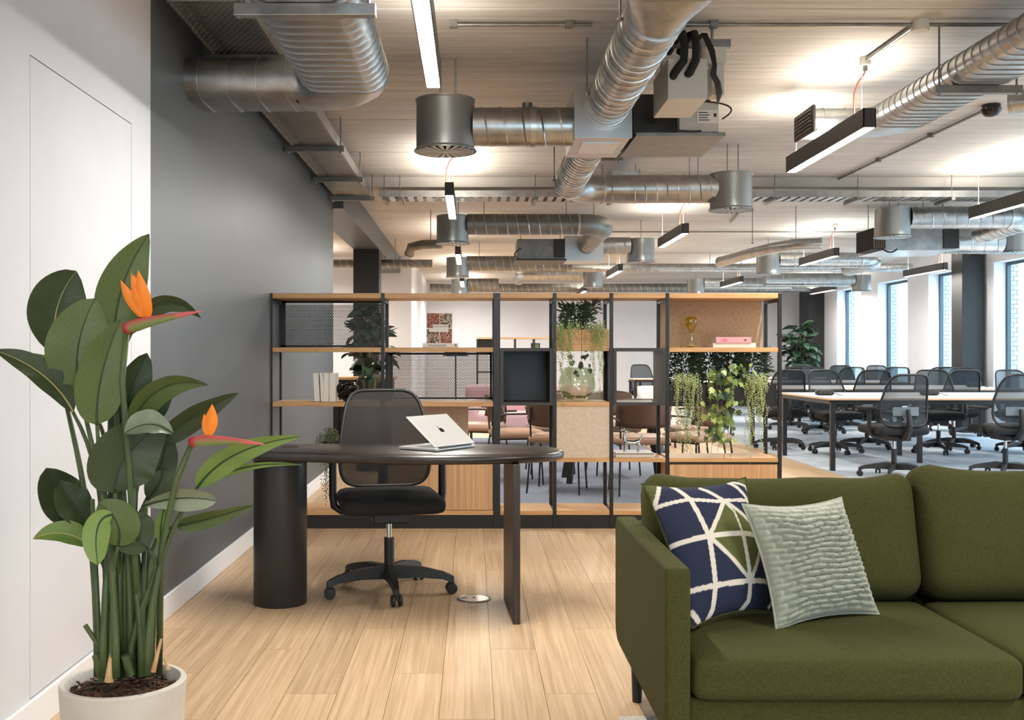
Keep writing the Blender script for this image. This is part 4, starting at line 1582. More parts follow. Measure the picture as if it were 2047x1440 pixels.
for x in (SX0 + .056, SX1 - .056):
    for y in (SN + .12, 3.47):
        B().cyl((x, y, 0 if y > 3.3 else .012), (x, y, .185), .016, .022, n=16).done('leg', 'black_plastic', so, smooth=40)


def pillow(name, label, corners, T, mat, nu=24, printfn=None, relief=None, back=None):
    """square scatter cushion through four corner points tl, tr, br, bl"""
    tl, tr, br, bl = corners
    nn = (tr - tl).cross(bl - tl).normalized()
    if nn.y > 0:
        nn = -nn
    cen = (tl + tr + br + bl) / 4
    t = thing(name, label, 'cushion', ((bl + br) / 2))

    def pt(u, v, side):
        # u right, v up in 0..1
        a, c = u * 2 - 1, v * 2 - 1
        pu = u + .5 * (-.10 * a * (1 - c * c))
        pv = v + .5 * (-.11 * c * (1 - a * a))
        p = bl.lerp(br, pu).lerp(tl.lerp(tr, pu), pv)
        hgt = T / 2 * (max(0, 1 - a * a) ** .55) * (max(0, 1 - c * c) ** .55)
        if relief and side > 0:
            hgt += relief(u, v) * min(1, 6 * min(u, v, 1 - u, 1 - v))
        return p + nn * side * hgt

    b = B().grid(lambda u, v: pt(u, v, 1), nu, nu)
    if printfn:
        b.col = [printfn(i / nu, j / nu) for j in range(nu + 1) for i in range(nu + 1)]
    b.done('front', mat, t, smooth=180)
    B().grid(lambda u, v: pt(u, v, -1), 16, 16).done('back', back or mat, t, smooth=180)
    edge = [pt(u, 0, 0) for u in [i / 12 for i in range(12)]] + [pt(1, v, 0) for v in [i / 12 for i in range(12)]] + [pt(1 - u, 1, 0) for u in [i / 12 for i in range(12)]] + [pt(0, 1 - v, 0) for v in [i / 12 for i in range(13)]]
    B().tube(edge, .0035, 6, cap=False).done('piping', back or mat, t, smooth=180)
    return t


def seg_d(p, a, c):
    ax, ay, bx, by = a[0], a[1], c[0], c[1]
    dx, dy = bx - ax, by - ay
    t = max(0, min(1, ((p[0] - ax) * dx + (p[1] - ay) * dy) / (dx * dx + dy * dy + 1e-9)))
    return math.hypot(p[0] - ax - t * dx, p[1] - ay - t * dy)


def inpoly(p, poly):
    r = False
    j = len(poly) - 1
    for i in range(len(poly)):
        (xi, yi), (xj, yj) = poly[i], poly[j]
        if (yi > p[1]) != (yj > p[1]) and p[0] < (xj - xi) * (p[1] - yi) / (yj - yi) + xi:
            r = not r
        j = i
    return r


PC = [(1283, 968), (1490, 955), (1550, 1222), (1383, 1256)]
LNS = [([(1308, 1022), (1364, 1014), (1421, 1020), (1520, 1004)], 4.2), ([(1320, 1104), (1399, 1094), (1466, 1086), (1530, 1078)], 5.2), ([(1360, 1193), (1416, 1185), (1482, 1175), (1560, 1165)], 5),
       ([(1334, 970), (1367, 1013), (1399, 1095), (1416, 1185), (1417, 1225), (1408, 1250)], 4.5), ([(1430, 1018), (1452, 1041), (1468, 1086)], 2.2), ([(1468, 1086), (1485, 1175), (1487, 1208), (1466, 1240)], 4.5),
       ([(1445, 962), (1489, 1005)], 4), ([(1433, 1017), (1400, 1093)], 4.4), ([(1402, 1098), (1484, 1173)], 4), ([(1393, 985), (1433, 1018), (1505, 1068)], 4), ([(1518, 1098), (1486, 1173)], 4),
       ([(1316, 968), (1306, 1022)], 4.2), ([(1380, 1228), (1400, 1252)], 4.5), ([(1447, 964), (1486, 976), (1508, 1005)], 3), ([(1534, 1215), (1545, 1200)], 3)]
OLV = [[(1400, 1093), (1432, 1018), (1501, 1065), (1560, 1078)], [(1402, 1098), (1535, 1080), (1518, 1098), (1486, 1173)], [(1270, 950), (1316, 968), (1306, 1022), (1345, 1120), (1330, 1120), (1270, 980)], [(1450, 950), (1486, 974), (1508, 1000), (1500, 950)]]
NAVY, OLIVE, CREAM = srgb(38, 44, 66), srgb(86, 92, 50), srgb(216, 208, 196)


def navy_print(u, v):
    a, c = u * 2 - 1, v * 2 - 1
    pu = u + .5 * (-.10 * a * (1 - c * c))
    pv = v + .5 * (-.11 * c * (1 - a * a))
    L = lambda p, q, t: (p[0] + (q[0] - p[0]) * t, p[1] + (q[1] - p[1]) * t)
    p = L(L(PC[3], PC[2], pu), L(PC[0], PC[1], pu), pv)
    for pts, w in LNS:
        for i in range(len(pts) - 1):
            if seg_d(p, pts[i], pts[i + 1]) < w * .95:
                return CREAM
    for q in OLV:
        if inpoly(p, q):
            return OLIVE
    return NAVY


pillow('scatter_cushion', 'navy and olive cushion with cream line pattern against the sofa arm',
       [W(1283, 968, 3.12), W(1490, 955, 3.22), W(1550, 1224, 3.06), W(1383, 1258, 2.89)], .14, 'printed_cotton', 150, navy_print, back='sofa_green')


def quilt(u, v):
    """rows of hand gathered tucks, staggered from row to row"""
    row = v * 21 + .7 * mnoise.noise(Vector((u * 4, v * 4, 3)))
    k = math.floor(row)
    f = row - k
    ridge = max(0, math.sin(PI * f)) ** .6
    col = u * 7 + (.5 if k % 2 else 0) + .2 * mnoise.noise(Vector((u * 6, k * 3.1, 0)))
    g_ = abs((col % 1) - .5) * 2
    tuck = 1 - .75 * math.exp(-((1 - g_) / .16) ** 2)
    cr = abs(mnoise.noise(Vector((u * 26, v * 15, 9))))
    return .026 * ridge * tuck + .010 * cr


pillow('scatter_cushion', 'sage green quilted velvet cushion leaning on the patterned cushion',
       [W(1484, 1008, 3.0), W(1682, 995, 3.13), W(1757, 1228, 3.05), W(1552, 1260, 2.89)], .15, 'sage_velvet', 130, None, quilt)

# ------------------------------------------------------------------ big potted plant
PD = 2.60
pc = Vector(((247 - CX) / F * PD, PD, 0))
pr_, pz = .154, .35
bp = thing('bird_of_paradise_plant', 'tall bird of paradise plant with two orange flowers in a concrete pot', 'potted plant', pc)
B().lathe([(.0005, 0), (.125, 0), (.135, .01), (pr_, pz - .004), (pr_ - .003, pz), (pr_ - .014, pz), (pr_ - .017, pz - .004), (pr_ - .022, pz - .06)], pc, 56).done('pot', 'concrete_pot', bp, smooth=40)
sl = B().lathe([(pr_ - .02, pz - .035), (pr_ * .5, pz - .028), (.0005, pz - .024)], pc, 32).done('soil', 'bark', bp, smooth=80)
b1, b2 = B(), B()
for i in range(150):
    a, rr = random.uniform(0, 2 * PI), (pr_ - .03) * math.sqrt(random.random())
    m_ = Matrix.Rotation(random.uniform(0, PI), 3, 'Z') @ Matrix.Rotation(random.uniform(-.5, .5), 3, 'X') @ Matrix.Rotation(random.uniform(-.4, .4), 3, 'Y')
    (b1 if i % 2 else b2).obox(pc + Vector((rr * math.cos(a), rr * math.sin(a), pz - .024 + random.uniform(0, .008))), (random.uniform(.012, .04), random.uniform(.004, .009), .003), m_)
b1.done('mulch', 'mulch_a', sl)['kind'] = 'stuff'
b2.done('mulch', 'mulch_b', sl)['kind'] = 'stuff'
EYE = Vector((0, 0, H))
leafcount = 0


def leaf(base_, ctrl, tip, wpx, mat, tw=0., fold=.25, d=(0, 0, 0), wide=.42, stem=True, rib='midrib', root=None, wav=.04, blunt=.75, stem_r=.0065, curl=0.):
    global leafcount
    leafcount += 1
    p0, p1, p2 = (W(q[0], q[1], PD + dd) for q, dd in zip((base_, ctrl, tip), d))
    pts = bez(p0, p1, p2, 18)
    hw = wpx / 2 / F * PD / max(.3, math.cos(tw))
    vs, uv = [], []
    nu = 10
    ribs = []
    for i, p in enumerate(pts):
        t = i / 18
        T_ = (pts[min(i + 1, 18)] - pts[max(i - 1, 0)]).normalized()
        V_ = (p - EYE).normalized()
        S = T_.cross(V_).normalized()
        S = Matrix.Rotation(tw + curl * t, 3, T_) @ S
        N = S.cross(T_)
        if N.dot(V_) > 0:
            N = -N
        k = math.log(.5) / math.log(wide)
        w = hw * max(0, math.sin(PI * min(1, t) ** k)) ** blunt
        if i in (0,):
            w = max(w, .002)
        if i == 18:
            w = .001
        for j in range(nu + 1):
            u = j / nu * 2 - 1
            wv = wav * hw * math.sin(t * 17 + (3 if u > 0 else 0) + leafcount) * u * u
            q = p + S * (u * w) + N * (fold * w * (abs(u) ** 1.2) + wv)
            vs.append(q)
            uv.append((u, t))
        ribs.append(p + N * .001)
    fs = [(i * (nu + 1) + j, i * (nu + 1) + j + 1, (i + 1) * (nu + 1) + j + 1, (i + 1) * (nu + 1) + j) for i in range(18) for j in range(nu)]
    b = B().add(vs, fs)
    b.uv = uv
    lo_ = b.done('leaf', mat, bp, smooth=180, fixn=False)
    B().tube(ribs, [.0032 * (1 - .8 * i / 18) for i in range(19)], 5).done('midrib', rib, lo_, smooth=180)
    if stem:
        r0 = root or (247 + (base_[0] - 247) * .22 + random.uniform(-40, 40), 1352)
        g0 = W(r0[0], r0[1], PD + random.uniform(-.07, .07))
        dirn = (pts[1] - pts[0]).normalized()
        c1 = g0 + Vector((0, 0, (p0 - g0).length * .55))
        mid = [g0 * (1 - t) ** 3 + c1 * 3 * t * (1 - t) ** 2 + (p0 - dirn * (p0 - g0).length * .25) * 3 * t * t * (1 - t) + p0 * t ** 3 for t in [i / 12 for i in range(13)]]
        B().tube(mid, [stem_r * 1.6 * (1 - .55 * i / 12) for i in range(13)], 8).done('stem', 'stem_green', bp, smooth=180)
    return lo_


# back to front
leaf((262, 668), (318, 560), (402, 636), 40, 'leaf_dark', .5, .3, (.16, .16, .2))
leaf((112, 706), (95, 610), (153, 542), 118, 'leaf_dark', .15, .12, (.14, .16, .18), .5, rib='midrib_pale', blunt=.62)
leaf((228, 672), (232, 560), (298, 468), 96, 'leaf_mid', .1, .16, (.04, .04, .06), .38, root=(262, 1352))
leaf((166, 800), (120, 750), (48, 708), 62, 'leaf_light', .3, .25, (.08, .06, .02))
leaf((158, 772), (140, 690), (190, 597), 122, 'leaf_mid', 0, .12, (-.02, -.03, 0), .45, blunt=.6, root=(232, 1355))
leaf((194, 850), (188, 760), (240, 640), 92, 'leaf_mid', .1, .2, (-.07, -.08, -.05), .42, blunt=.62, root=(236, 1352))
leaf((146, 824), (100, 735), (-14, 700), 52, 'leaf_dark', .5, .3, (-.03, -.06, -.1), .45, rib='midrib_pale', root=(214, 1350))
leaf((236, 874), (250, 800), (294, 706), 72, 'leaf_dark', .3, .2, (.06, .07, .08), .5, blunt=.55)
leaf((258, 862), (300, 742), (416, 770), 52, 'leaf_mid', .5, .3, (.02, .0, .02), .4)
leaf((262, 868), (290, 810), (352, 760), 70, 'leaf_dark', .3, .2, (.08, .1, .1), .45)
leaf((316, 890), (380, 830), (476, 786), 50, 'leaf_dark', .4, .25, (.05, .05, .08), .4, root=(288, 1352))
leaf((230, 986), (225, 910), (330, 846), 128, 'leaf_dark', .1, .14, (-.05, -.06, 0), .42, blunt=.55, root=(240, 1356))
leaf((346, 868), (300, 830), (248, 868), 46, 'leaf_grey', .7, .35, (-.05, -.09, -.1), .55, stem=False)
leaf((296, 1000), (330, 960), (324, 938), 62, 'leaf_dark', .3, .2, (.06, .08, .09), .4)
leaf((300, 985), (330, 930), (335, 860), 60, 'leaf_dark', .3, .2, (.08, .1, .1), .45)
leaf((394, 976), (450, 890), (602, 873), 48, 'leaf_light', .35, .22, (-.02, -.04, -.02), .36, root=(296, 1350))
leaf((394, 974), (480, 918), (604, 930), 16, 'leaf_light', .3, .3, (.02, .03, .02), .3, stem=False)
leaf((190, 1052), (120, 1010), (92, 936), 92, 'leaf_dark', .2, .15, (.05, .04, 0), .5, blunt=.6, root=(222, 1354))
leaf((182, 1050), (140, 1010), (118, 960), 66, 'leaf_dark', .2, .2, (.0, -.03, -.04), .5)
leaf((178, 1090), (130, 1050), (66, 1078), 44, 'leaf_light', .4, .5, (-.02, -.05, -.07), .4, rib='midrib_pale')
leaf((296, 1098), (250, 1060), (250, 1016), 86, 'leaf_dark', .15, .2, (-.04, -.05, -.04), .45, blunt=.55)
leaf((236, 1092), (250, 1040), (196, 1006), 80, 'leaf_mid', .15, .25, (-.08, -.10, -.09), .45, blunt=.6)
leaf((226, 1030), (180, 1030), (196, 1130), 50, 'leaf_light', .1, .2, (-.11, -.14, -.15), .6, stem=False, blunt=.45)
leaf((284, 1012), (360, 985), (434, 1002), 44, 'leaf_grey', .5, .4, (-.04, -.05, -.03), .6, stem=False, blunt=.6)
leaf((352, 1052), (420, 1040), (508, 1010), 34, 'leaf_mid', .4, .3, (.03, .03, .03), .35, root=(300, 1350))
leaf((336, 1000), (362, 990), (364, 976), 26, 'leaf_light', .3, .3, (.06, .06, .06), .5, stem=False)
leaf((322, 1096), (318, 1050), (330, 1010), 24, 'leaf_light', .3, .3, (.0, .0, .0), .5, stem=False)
# bare stalks, cut stubs and dry sheaths
for i in range(9):
    x0 = 205 + i * 12 + random.uniform(-4, 4)
    x1 = 247 + (x0 - 247) * random.uniform(1.0, 1.6)
    y1 = random.uniform(960, 1120)
    dd = random.uniform(-.06, .08)
    B().tube([W(x0, 1352, PD + dd), W((x0 * .6 + x1 * .4), 1240, PD + dd), W(x1, y1, PD + dd)], [.010, .008, .006], 8).done('stem', 'stem_green', bp, smooth=180)
for (xa, ya, xb, yb, r_) in ((196, 1290, 170, 1250, .006), (204, 1360, 192, 1310, .010), (262, 1350, 250, 1310, .011)):
    B().cyl(W(xa, ya, PD - .05), W(xb, yb, PD - .06), r_, n=10).done('cut_stub', 'stem_green', bp, smooth=60)
for (xa, ya, xb, yb, r_) in ((218, 1364, 224, 1296, .012), (306, 1344, 322, 1278, .007), (336, 1340, 330, 1318, .006)):
    B().cyl(W(xa, ya, PD - .07), W(xb, yb, PD - .06), r_, r_ * .45, n=10).done('dry_sheath', 'stem_dry', bp, smooth=60)


def flower(stem_pts, sp, d, petals):
    B().tube([W(x, y, PD + dd) for x, y, dd in stem_pts], [.009, .0075, .0075, .008][:len(stem_pts)], 10).done('flower_stem', 'stem_green', bp, smooth=180)
    (xa, ya), (xm_, ym), (xb, yb), r0 = sp
    pts = bez(W(xa, ya, PD + d), W(xm_, ym, PD + d - .04), W(xb, yb, PD + d - .08), 14)
    b = B().tube(pts, [r0 * (1.0 - i / 14) ** .75 * (.75 + .5 * min(1, i / 3) - .25 * min(1, i / 3)) + .0006 for i in range(15)], 12)
    col = []
    for i in range(15):
        for j in range(12):
            up = math.sin(2 * PI * j / 12)
            g_ = mix3(srgb(122, 140, 84), srgb(198, 84, 84), min(1, max(0, up * .9 + .35)))
            if i < 2:
                g_ = srgb(190, 66, 72)
            if i > 10:
                g_ = srgb(206, 104, 104)
            col.append(g_)
    b.col = col
    b.done('spathe', 'spathe', bp, smooth=180)
    for (x0, y0, x1, y1, w, dd) in petals:
        p = bez(W(x0, y0, PD + d - .02), W((x0 + x1) / 2 + (x1 - x0) * .1, (y0 + y1) / 2, PD + d - .03 + dd), W(x1, y1, PD + d - .03 + dd), 10)
        vs = []
        for i, q in enumerate(p):
            t = i / 10
            hw = w / F * PD * .5 * (math.sin(PI * (.12 + .88 * t) ** .9) if t < 1 else 0) + .0004
            for j in range(5):
                u = j / 4 * 2 - 1
                vs.append(q + Vector((u * hw, .25 * hw * abs(u) * 2, 0)))
        B().add(vs, [(i * 5 + j, i * 5 + j + 1, i * 5 + j + 6, i * 5 + j + 5) for i in range(10) for j in range(4)]).done('petal', 'orange_petal', bp, smooth=180)


def mix3(a, c, t):
    return tuple(a[i] * (1 - t) + c[i] * t for i in range(3)) + (1,)


flower([(282, 1350, 0), (262, 1000, -.06), (244, 760, -.08), (254, 655, -.08)], ((252, 657), (300, 640), (405, 622), .018), -.08,
       [(283, 634, 241, 560, 26, 0), (286, 634, 262, 545, 20, -.01), (288, 634, 268, 550, 24, .01), (290, 635, 276, 540, 30, -.02), (294, 634, 278, 548, 26, .01), (292, 632, 268, 575, 34, -.01)])
flower([(318, 1348, 0), (322, 1100, -.04), (352, 960, -.08), (384, 888, -.08)], ((383, 884), (440, 876), (530, 889), .016), -.08, [(416, 872, 424, 808, 26, 0), (414, 872, 408, 828, 16, .01)])


# ------------------------------------------------------------------ plants on the shelves
def strands(starts, lens, bead, step, out=.02, jit=.004):
    """hanging runners with small leaves left and right"""
    b = B()
    for (p, L_) in zip(starts, lens):
        q = Vector(p)
        n_ = max(3, int(L_ / step))
        ph, am = random.uniform(0, 6), random.uniform(.05, .35)
        dx_ = random.uniform(-.25, .25)
        for i in range(n_):
            q = q + Vector((math.sin(ph + i * .35) * step * am + dx_ * step * math.exp(-i * .12), random.uniform(-1, .4) * step * .1, -step * random.uniform(.7, 1.3)))
            s = bead * random.uniform(.6, 1.2)
            sd = (1 if i % 2 else -1) * (jit + s * .6)
            c = q + Vector((sd * random.uniform(.3, 1.1), random.uniform(-jit, jit), random.uniform(-.3, .3) * step))
            b.octa(c, s, random.uniform(.8, 1.7))
    return b


def tuft(b, c, n_, rx, rz, ln, wd, up=1.0):
    """thin blades springing from c"""
    c = Vector(c)
    for i in range(n_):
        a = random.uniform(0, 2 * PI)
        e = random.uniform(.1, 1)
        dr = Vector((math.cos(a) * rx * e, math.sin(a) * rx * .5 * e, rz * random.uniform(0, 1) ** .8 * up))
        p = c + dr
        t_ = Vector((math.cos(a) + random.uniform(-.5, .5), math.sin(a) * .6, random.uniform(-.4, .8))).normalized()
        s = t_.cross(Vector((random.uniform(-1, 1), 1, random.uniform(-1, 1)))).normalized() * wd
        l_ = ln * random.uniform(.6, 1.2)
        b.add([p, p + t_ * l_ * .5 + s, p + t_ * l_, p + t_ * l_ * .5 - s], [(0, 1, 2, 3)])
    return b


ivy_poly = [(0, 0), (-.28, -.05), (-.5, .18), (-.34, .38), (-.52, .62), (-.2, .66), (0, 1.05), (.2, .66), (.52, .62), (.34, .38), (.5, .18), (.28, -.05)]
vs = [Vector((x, y, .12 * abs(x) - .10 * y * y)) for x, y in ivy_poly] + [Vector((0, .4, -.03))]
ivy_src = {}


def ivy_leaf(parent, p, size, mat):
    global ivy_src
    if mat not in ivy_src:
        o = B().add(vs, [(i, (i + 1) % 12, 12) for i in range(12)]).done('leaf', mat, parent, smooth=180, local=True, fixn=False)
        ivy_src[mat] = o
    else:
        o = inst(ivy_src[mat], parent, (0, 0, 0))
    o.location = Vector(p) - OFF[parent.name]
    o.rotation_euler = (R(random.uniform(-130, -70)), R(random.uniform(-35, 35)), R(random.uniform(-50, 50)))
    o.scale = (size, size, size)
    return o


# trailing plant in the left bay
xq, yq2 = sx(655), SF + .16
tp = thing('trailing_plant', 'small trailing plant in a dark pot in the low left bay', 'potted plant', (xq, yq2, z4))
B().lathe([(.0005, .001), (.045, .001), (.06, .09), (.062, .10), (.054, .10), (.05, .08), (.0005, .078)], (xq, yq2, z4), 24).done('pot', 'black_metal', tp, smooth=50)
b = B()
st, ln = [], []
for i in range(46):
    a, rr = random.uniform(0, 6.28), random.uniform(.01, .085)
    st.append((xq + rr * math.cos(a), yq2 + rr * math.sin(a) * .9, z4 + .10 + .115 * (1 - (rr / .1) ** 2) * random.uniform(.6, 1)))
    ln.append(random.uniform(.06, .16))
strands(st, ln, .0055, .009, jit=.008).done('foliage', 'sprig_green', tp)['kind'] = 'stuff'
st = [(xq + random.uniform(-.05, .05), SF - .02 + random.uniform(-.015, .01), z4 + .11) for i in range(9)]
strands(st, [random.uniform(.25, .46) for _ in st], .005, .014, jit=.005).done('trailing_stems', 'sprig_green', tp)['kind'] = 'stuff'

# oak planter box high in the middle bay
a, e = LX[3] + .015, LX[4] - .015
pzb, pzt = sz(702), sz(659)
ob = thing('planter_box', 'oak planter box with trailing string plants in the upper middle bay', 'planter', ((a + e) / 2, SF + .18, pzb))
b = B()
b.box(a, e, SF + .012, SF + .03, pzb, pzt).box(a, e, SB - .04, SB - .025, pzb, pzt)
b.box(a, a + .015, SF + .03, SB - .04, pzb, pzt).box(e - .015, e, SF + .03, SB - .04, pzb, pzt).box(a, e, SF + .03, SB - .04, pzb, pzb + .012)
b.done('box', 'oak', ob)
B().box(a + .015, e - .015, SF + .03, SB - .04, pzt - .03, pzt - .02).done('soil', 'soil', ob)
mx = (a + e) / 2
tuft(B(), (mx - .03, SF + .15, pzt - .02), 700, .11, .20, .045, .006).done('fern', 'fern_dark', ob, fixn=False)['kind'] = 'stuff'
tuft(B(), (mx + .07, SF + .2, pzt + .08), 120, .07, .13, .04, .005).done('fern', 'fern_dark', ob, fixn=False)['kind'] = 'stuff'
st = [(random.uniform(a, e - .03), SF + random.uniform(-.005, .06), pzt + random.uniform(.0, .07)) for i in range(60)]
strands(st, [random.uniform(.04, .12) for _ in st], .0045, .008, jit=.008).done('foliage', 'pearl_green', ob)['kind'] = 'stuff'
st = [(random.uniform(a + .0, a + .09), SF - .008 - random.uniform(0, .02), pzt + .03) for i in range(22)] + [(random.uniform(e - .13, e - .04), SF - .008 - random.uniform(0, .02), pzt + .04) for i in range(20)]
strands(st, [random.uniform(.08, .34) if random.random() < .75 else random.uniform(.34, .56) for _ in st], .0042, .0085, jit=.003).done('trailing_stems', 'pearl_green', ob)['kind'] = 'stuff'
for i in range(14):
    ivy_leaf(ob, (mx + random.uniform(-.10, .07), SF + random.uniform(-.01, .05), pzb - random.uniform(-.02, .16)), random.uniform(.025, .045), 'fern_dark')
B().tube([(mx, SF + .1, pzt), (mx - .01, SF + .0, pzt + .01), (mx - .012, SF - .005, pzb - .05), (mx, SF + .03, pzb - .13)], .0016, 5).done('stem', 'stem_brown', ob)

# black trough in the right bay
a, e = LX[5] + .015, LX[6] - .015
tzb, tzt = sz(813), sz(768)
ot = thing('planter_box', 'dark metal planter trough overflowing with ivy in the right bay', 'planter', ((a + e) / 2, SF + .2, tzb))
b = B()
y0_, y1_ = SF + .03, SB - .03
b.box(a, e, y0_, y0_ + .006, tzb, tzt).box(a, e, y1_ - .006, y1_, tzb, tzt)
b.box(a, a + .006, y0_ + .006, y1_ - .006, tzb, tzt).box(e - .006, e, y0_ + .006, y1_ - .006, tzb, tzt).box(a, e, y0_ + .006, y1_ - .006, tzb, tzb + .006)
b.done('trough', 'black_metal', ot)
B().box(a + .006, e - .006, y0_ + .006, y1_ - .006, tzt - .03, tzt - .02).done('soil', 'soil', ot)
for k_, (xx, nn_) in enumerate(((.14, 420), (.3, 380), (.46, 420), (.6, 380))):
    tuft(B(), (a + xx, SF + .16, tzt - .02), nn_ + 260, .12, .25, .048, .0055).done('fern', 'fern_dark', ot, fixn=False)['kind'] = 'stuff'
for (xa, xb) in ((1348, 1398), (1490, 1536)):
    st = [(random.uniform(sx(xa), sx(xb)), SF + random.uniform(-.03, .05), tzt + .04 * random.random()) for i in range(34)]
    strands(st, [random.uniform(.06, .30) if random.random() < .75 else random.uniform(.3, .56) for _ in st], .0046, .0085, jit=.003).done('trailing_stems', 'pearl_light', ot)['kind'] = 'stuff'
    st = [(random.uniform(sx(xa), sx(xb)), SF + random.uniform(-.02, .1), tzt + .05 * random.random() + .03) for i in range(60)]
    strands(st, [random.uniform(.04, .10) for _ in st], .0055, .009, jit=.008).done('foliage', 'pearl_light', ot)['kind'] = 'stuff'
st = [(random.uniform(sx(1342), sx(1390)), SF + random.uniform(.0, .06), tzb + .03) for i in range(16)]
strands(st, [random.uniform(.2, .36) for _ in st], .004, .011, jit=.006).done('trailing_stems', 'pearl_green', ot)['kind'] = 'stuff'
for i in range(190):
    t_ = random.random()
    wd = .12 - .05 * abs(t_ - .4)
    px_ = sx(1445) + random.gauss(0, .075 - .03 * t_) + (t_ - .5) * -.04
    pz_ = tzt + .14 - t_ * .52
    px_ = max(sx(1385), min(sx(1505), px_))
    ivy_leaf(ot, (px_, SF + random.uniform(-.05, .05), pz_), random.uniform(.028, .055), random.choice(['ivy_green', 'ivy_green', 'ivy_light', 'fern_dark']))
for i in range(7):
    x_ = sx(1425) + i * .018
    B().tube([(x_, SF + .08, tzt), (x_ + random.uniform(-.02, .02), SF - .01, tzt), (x_ + random.uniform(-.04, .04), SF - .01, tzb - .1), (x_ + random.uniform(-.05, .05), SF, tzb - random.uniform(.2, .36))], .0014, 5).done('stem', 'stem_brown', ot)


# tall indoor rubber plants
def rubber_plant(name, label, x, y, z0, height, crown, n_, size, mat='rubber_leaf', pot=None, zc0=.45):
    t = thing(name, label, 'potted plant', (x, y, 0))
    if pot:
        B().lathe([(.0005, 0), (pot * .8, 0), (pot, z0), (pot - .02, z0), (pot - .03, z0 - .03), (.0005, z0 - .03)], (x, y, 0), 24).done('pot', 'charcoal_metal', t, smooth=50)
    for i in range(3):
        dx_ = (i - 1) * .05
        B().tube([(x + dx_ * .6, y, z0 - .04), (x + dx_, y, z0 + height * .3), (x + dx_ * 2, y + .02, z0 + height * .85)], [.014, .012, .006], 8).done('trunk', 'stem_brown', t, smooth=60)
    src = None
    for i in range(n_):
        v = random.random()
        zz = z0 + height * (zc0 + (1 - zc0) * v)
        rr = crown * (math.sin(PI * (.15 + .8 * v)) ** .7) * random.uniform(.15, .8)
        a_ = random.uniform(0, 2 * PI)
        if src is None:
            def lf(u, w):
                ww = math.sin(PI * w ** .8) ** .8
                q = (u - .5) * .72 * ww
                return Vector((q, w, .25 * abs(q) - .25 * w * w))
            src = B().grid(lf, 4, 8).done('leaf', mat, t, smooth=180, local=True, fixn=False)
            o = src
        else:
            o = inst(src, t, (0, 0, 0))
        o.location = Vector((rr * math.cos(a_), rr * math.sin(a_), zz))
        o.rotation_euler = (R(random.uniform(-40, 55)), R(random.uniform(-30, 30)), a_ - PI / 2 + random.uniform(-.5, .5))
        s_ = size * random.uniform(.7, 1.2)
        o.scale = (s_, s_, s_)
    return t


rubber_plant('rubber_plant', 'leafy dark rubber plant standing behind the left end of the shelving', -1.06, 10.5, .45, 1.17, .26, 95, .17, pot=.16, zc0=.42)
rubber_plant('rubber_plant', 'bushy rubber plant in the far corner by the windows', 7.0, 21.9, .5, 1.32, .42, 130, .24, pot=.22, zc0=.35)

# ------------------------------------------------------------------ bench desks and their chairs
def bench(label, x0, x1, y0, y1, legs):
    t = thing('bench_desk', label, 'desk', ((x0 + x1) / 2, (y0 + y1) / 2, 0), 0, 'white bench desks')
    ym = (y0 + y1) / 2
    for (a, e) in ((y0, ym - .01), (ym + .01, y1)):
        tp_ = B().box(x0, x1, a, e, .722, .742).done('desk_top', 'desk_white', t)
        B().box(x0 - .001, x1 + .001, a - .001, e + .001, .7225, .740).done('edge_band', 'ply_edge', tp_)
    for yy in (y0 + .03, y1 - .07):
        B().box(x0 + .03, x1 - .03, yy, yy + .04, .68, .721).done('rail', 'black_metal', t)
    for xx in (x0 + .01, x1 - .05):
        B().box(xx, xx + .04, y0 + .05, y1 - .05, .68, .7215).done('end_rail', 'black_metal', t)
    for (xx, yy) in legs:
        B().box(xx - .023, xx + .023, yy - .023, yy + .023, .004, .70).done('leg', 'black_metal', t, bevel=.002)
    for xx in [x0 + .6 + 1.2 * k for k in range(int((x1 - x0) / 1.2))]:
        B().box(xx - .1, xx + .1, ym - .035, ym - .02, .7425, .7435).done('cable_flap', 'charcoal_metal', t)
    return t


bench('front bench desk with white tops and plywood edge', 3.62, 7.2, 10.38, 12.06, [(3.655, 10.42), (3.655, 12.02), (4.88, 11.2), (5.0, 12.02), (6.1, 11.2), (7.16, 10.42), (7.16, 12.02)])
bench('second bench desk behind the front one', 3.62, 7.2, 13.35, 15.05, [(3.655, 13.4), (3.655, 15.0), (5.3, 13.4), (5.3, 15.0), (7.16, 13.4)])
bench('third bench desk further back in the office', 3.62, 7.2, 16.6, 18.2, [(3.655, 16.65), (3.655, 18.1), (5.3, 16.65), (7.16, 16.65)])
bench('farthest bench desk before the corner plant', 4.7, 7.2, 19.6, 21.0, [(4.735, 19.65), (7.16, 19.65)])
px2X = lambda px, d: (px - CX) / F * d
GR = 'office chairs at the bench desks'
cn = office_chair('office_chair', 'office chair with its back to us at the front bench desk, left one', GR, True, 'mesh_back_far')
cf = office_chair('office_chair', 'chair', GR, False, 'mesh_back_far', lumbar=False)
spots_n = [(1788, 9.9, 180, None), (2010, 9.92, 176, 'office chair with its back to us at the right edge of the picture')]
cn.location = (px2X(1787, 9.9), 9.9, .004)
cn.rotation_euler = (0, 0, R(186))
dup(cn, (px2X(2010, 9.95), 9.95, .004), R(183), 'office chair with its back to us at the right edge of the picture', GR)
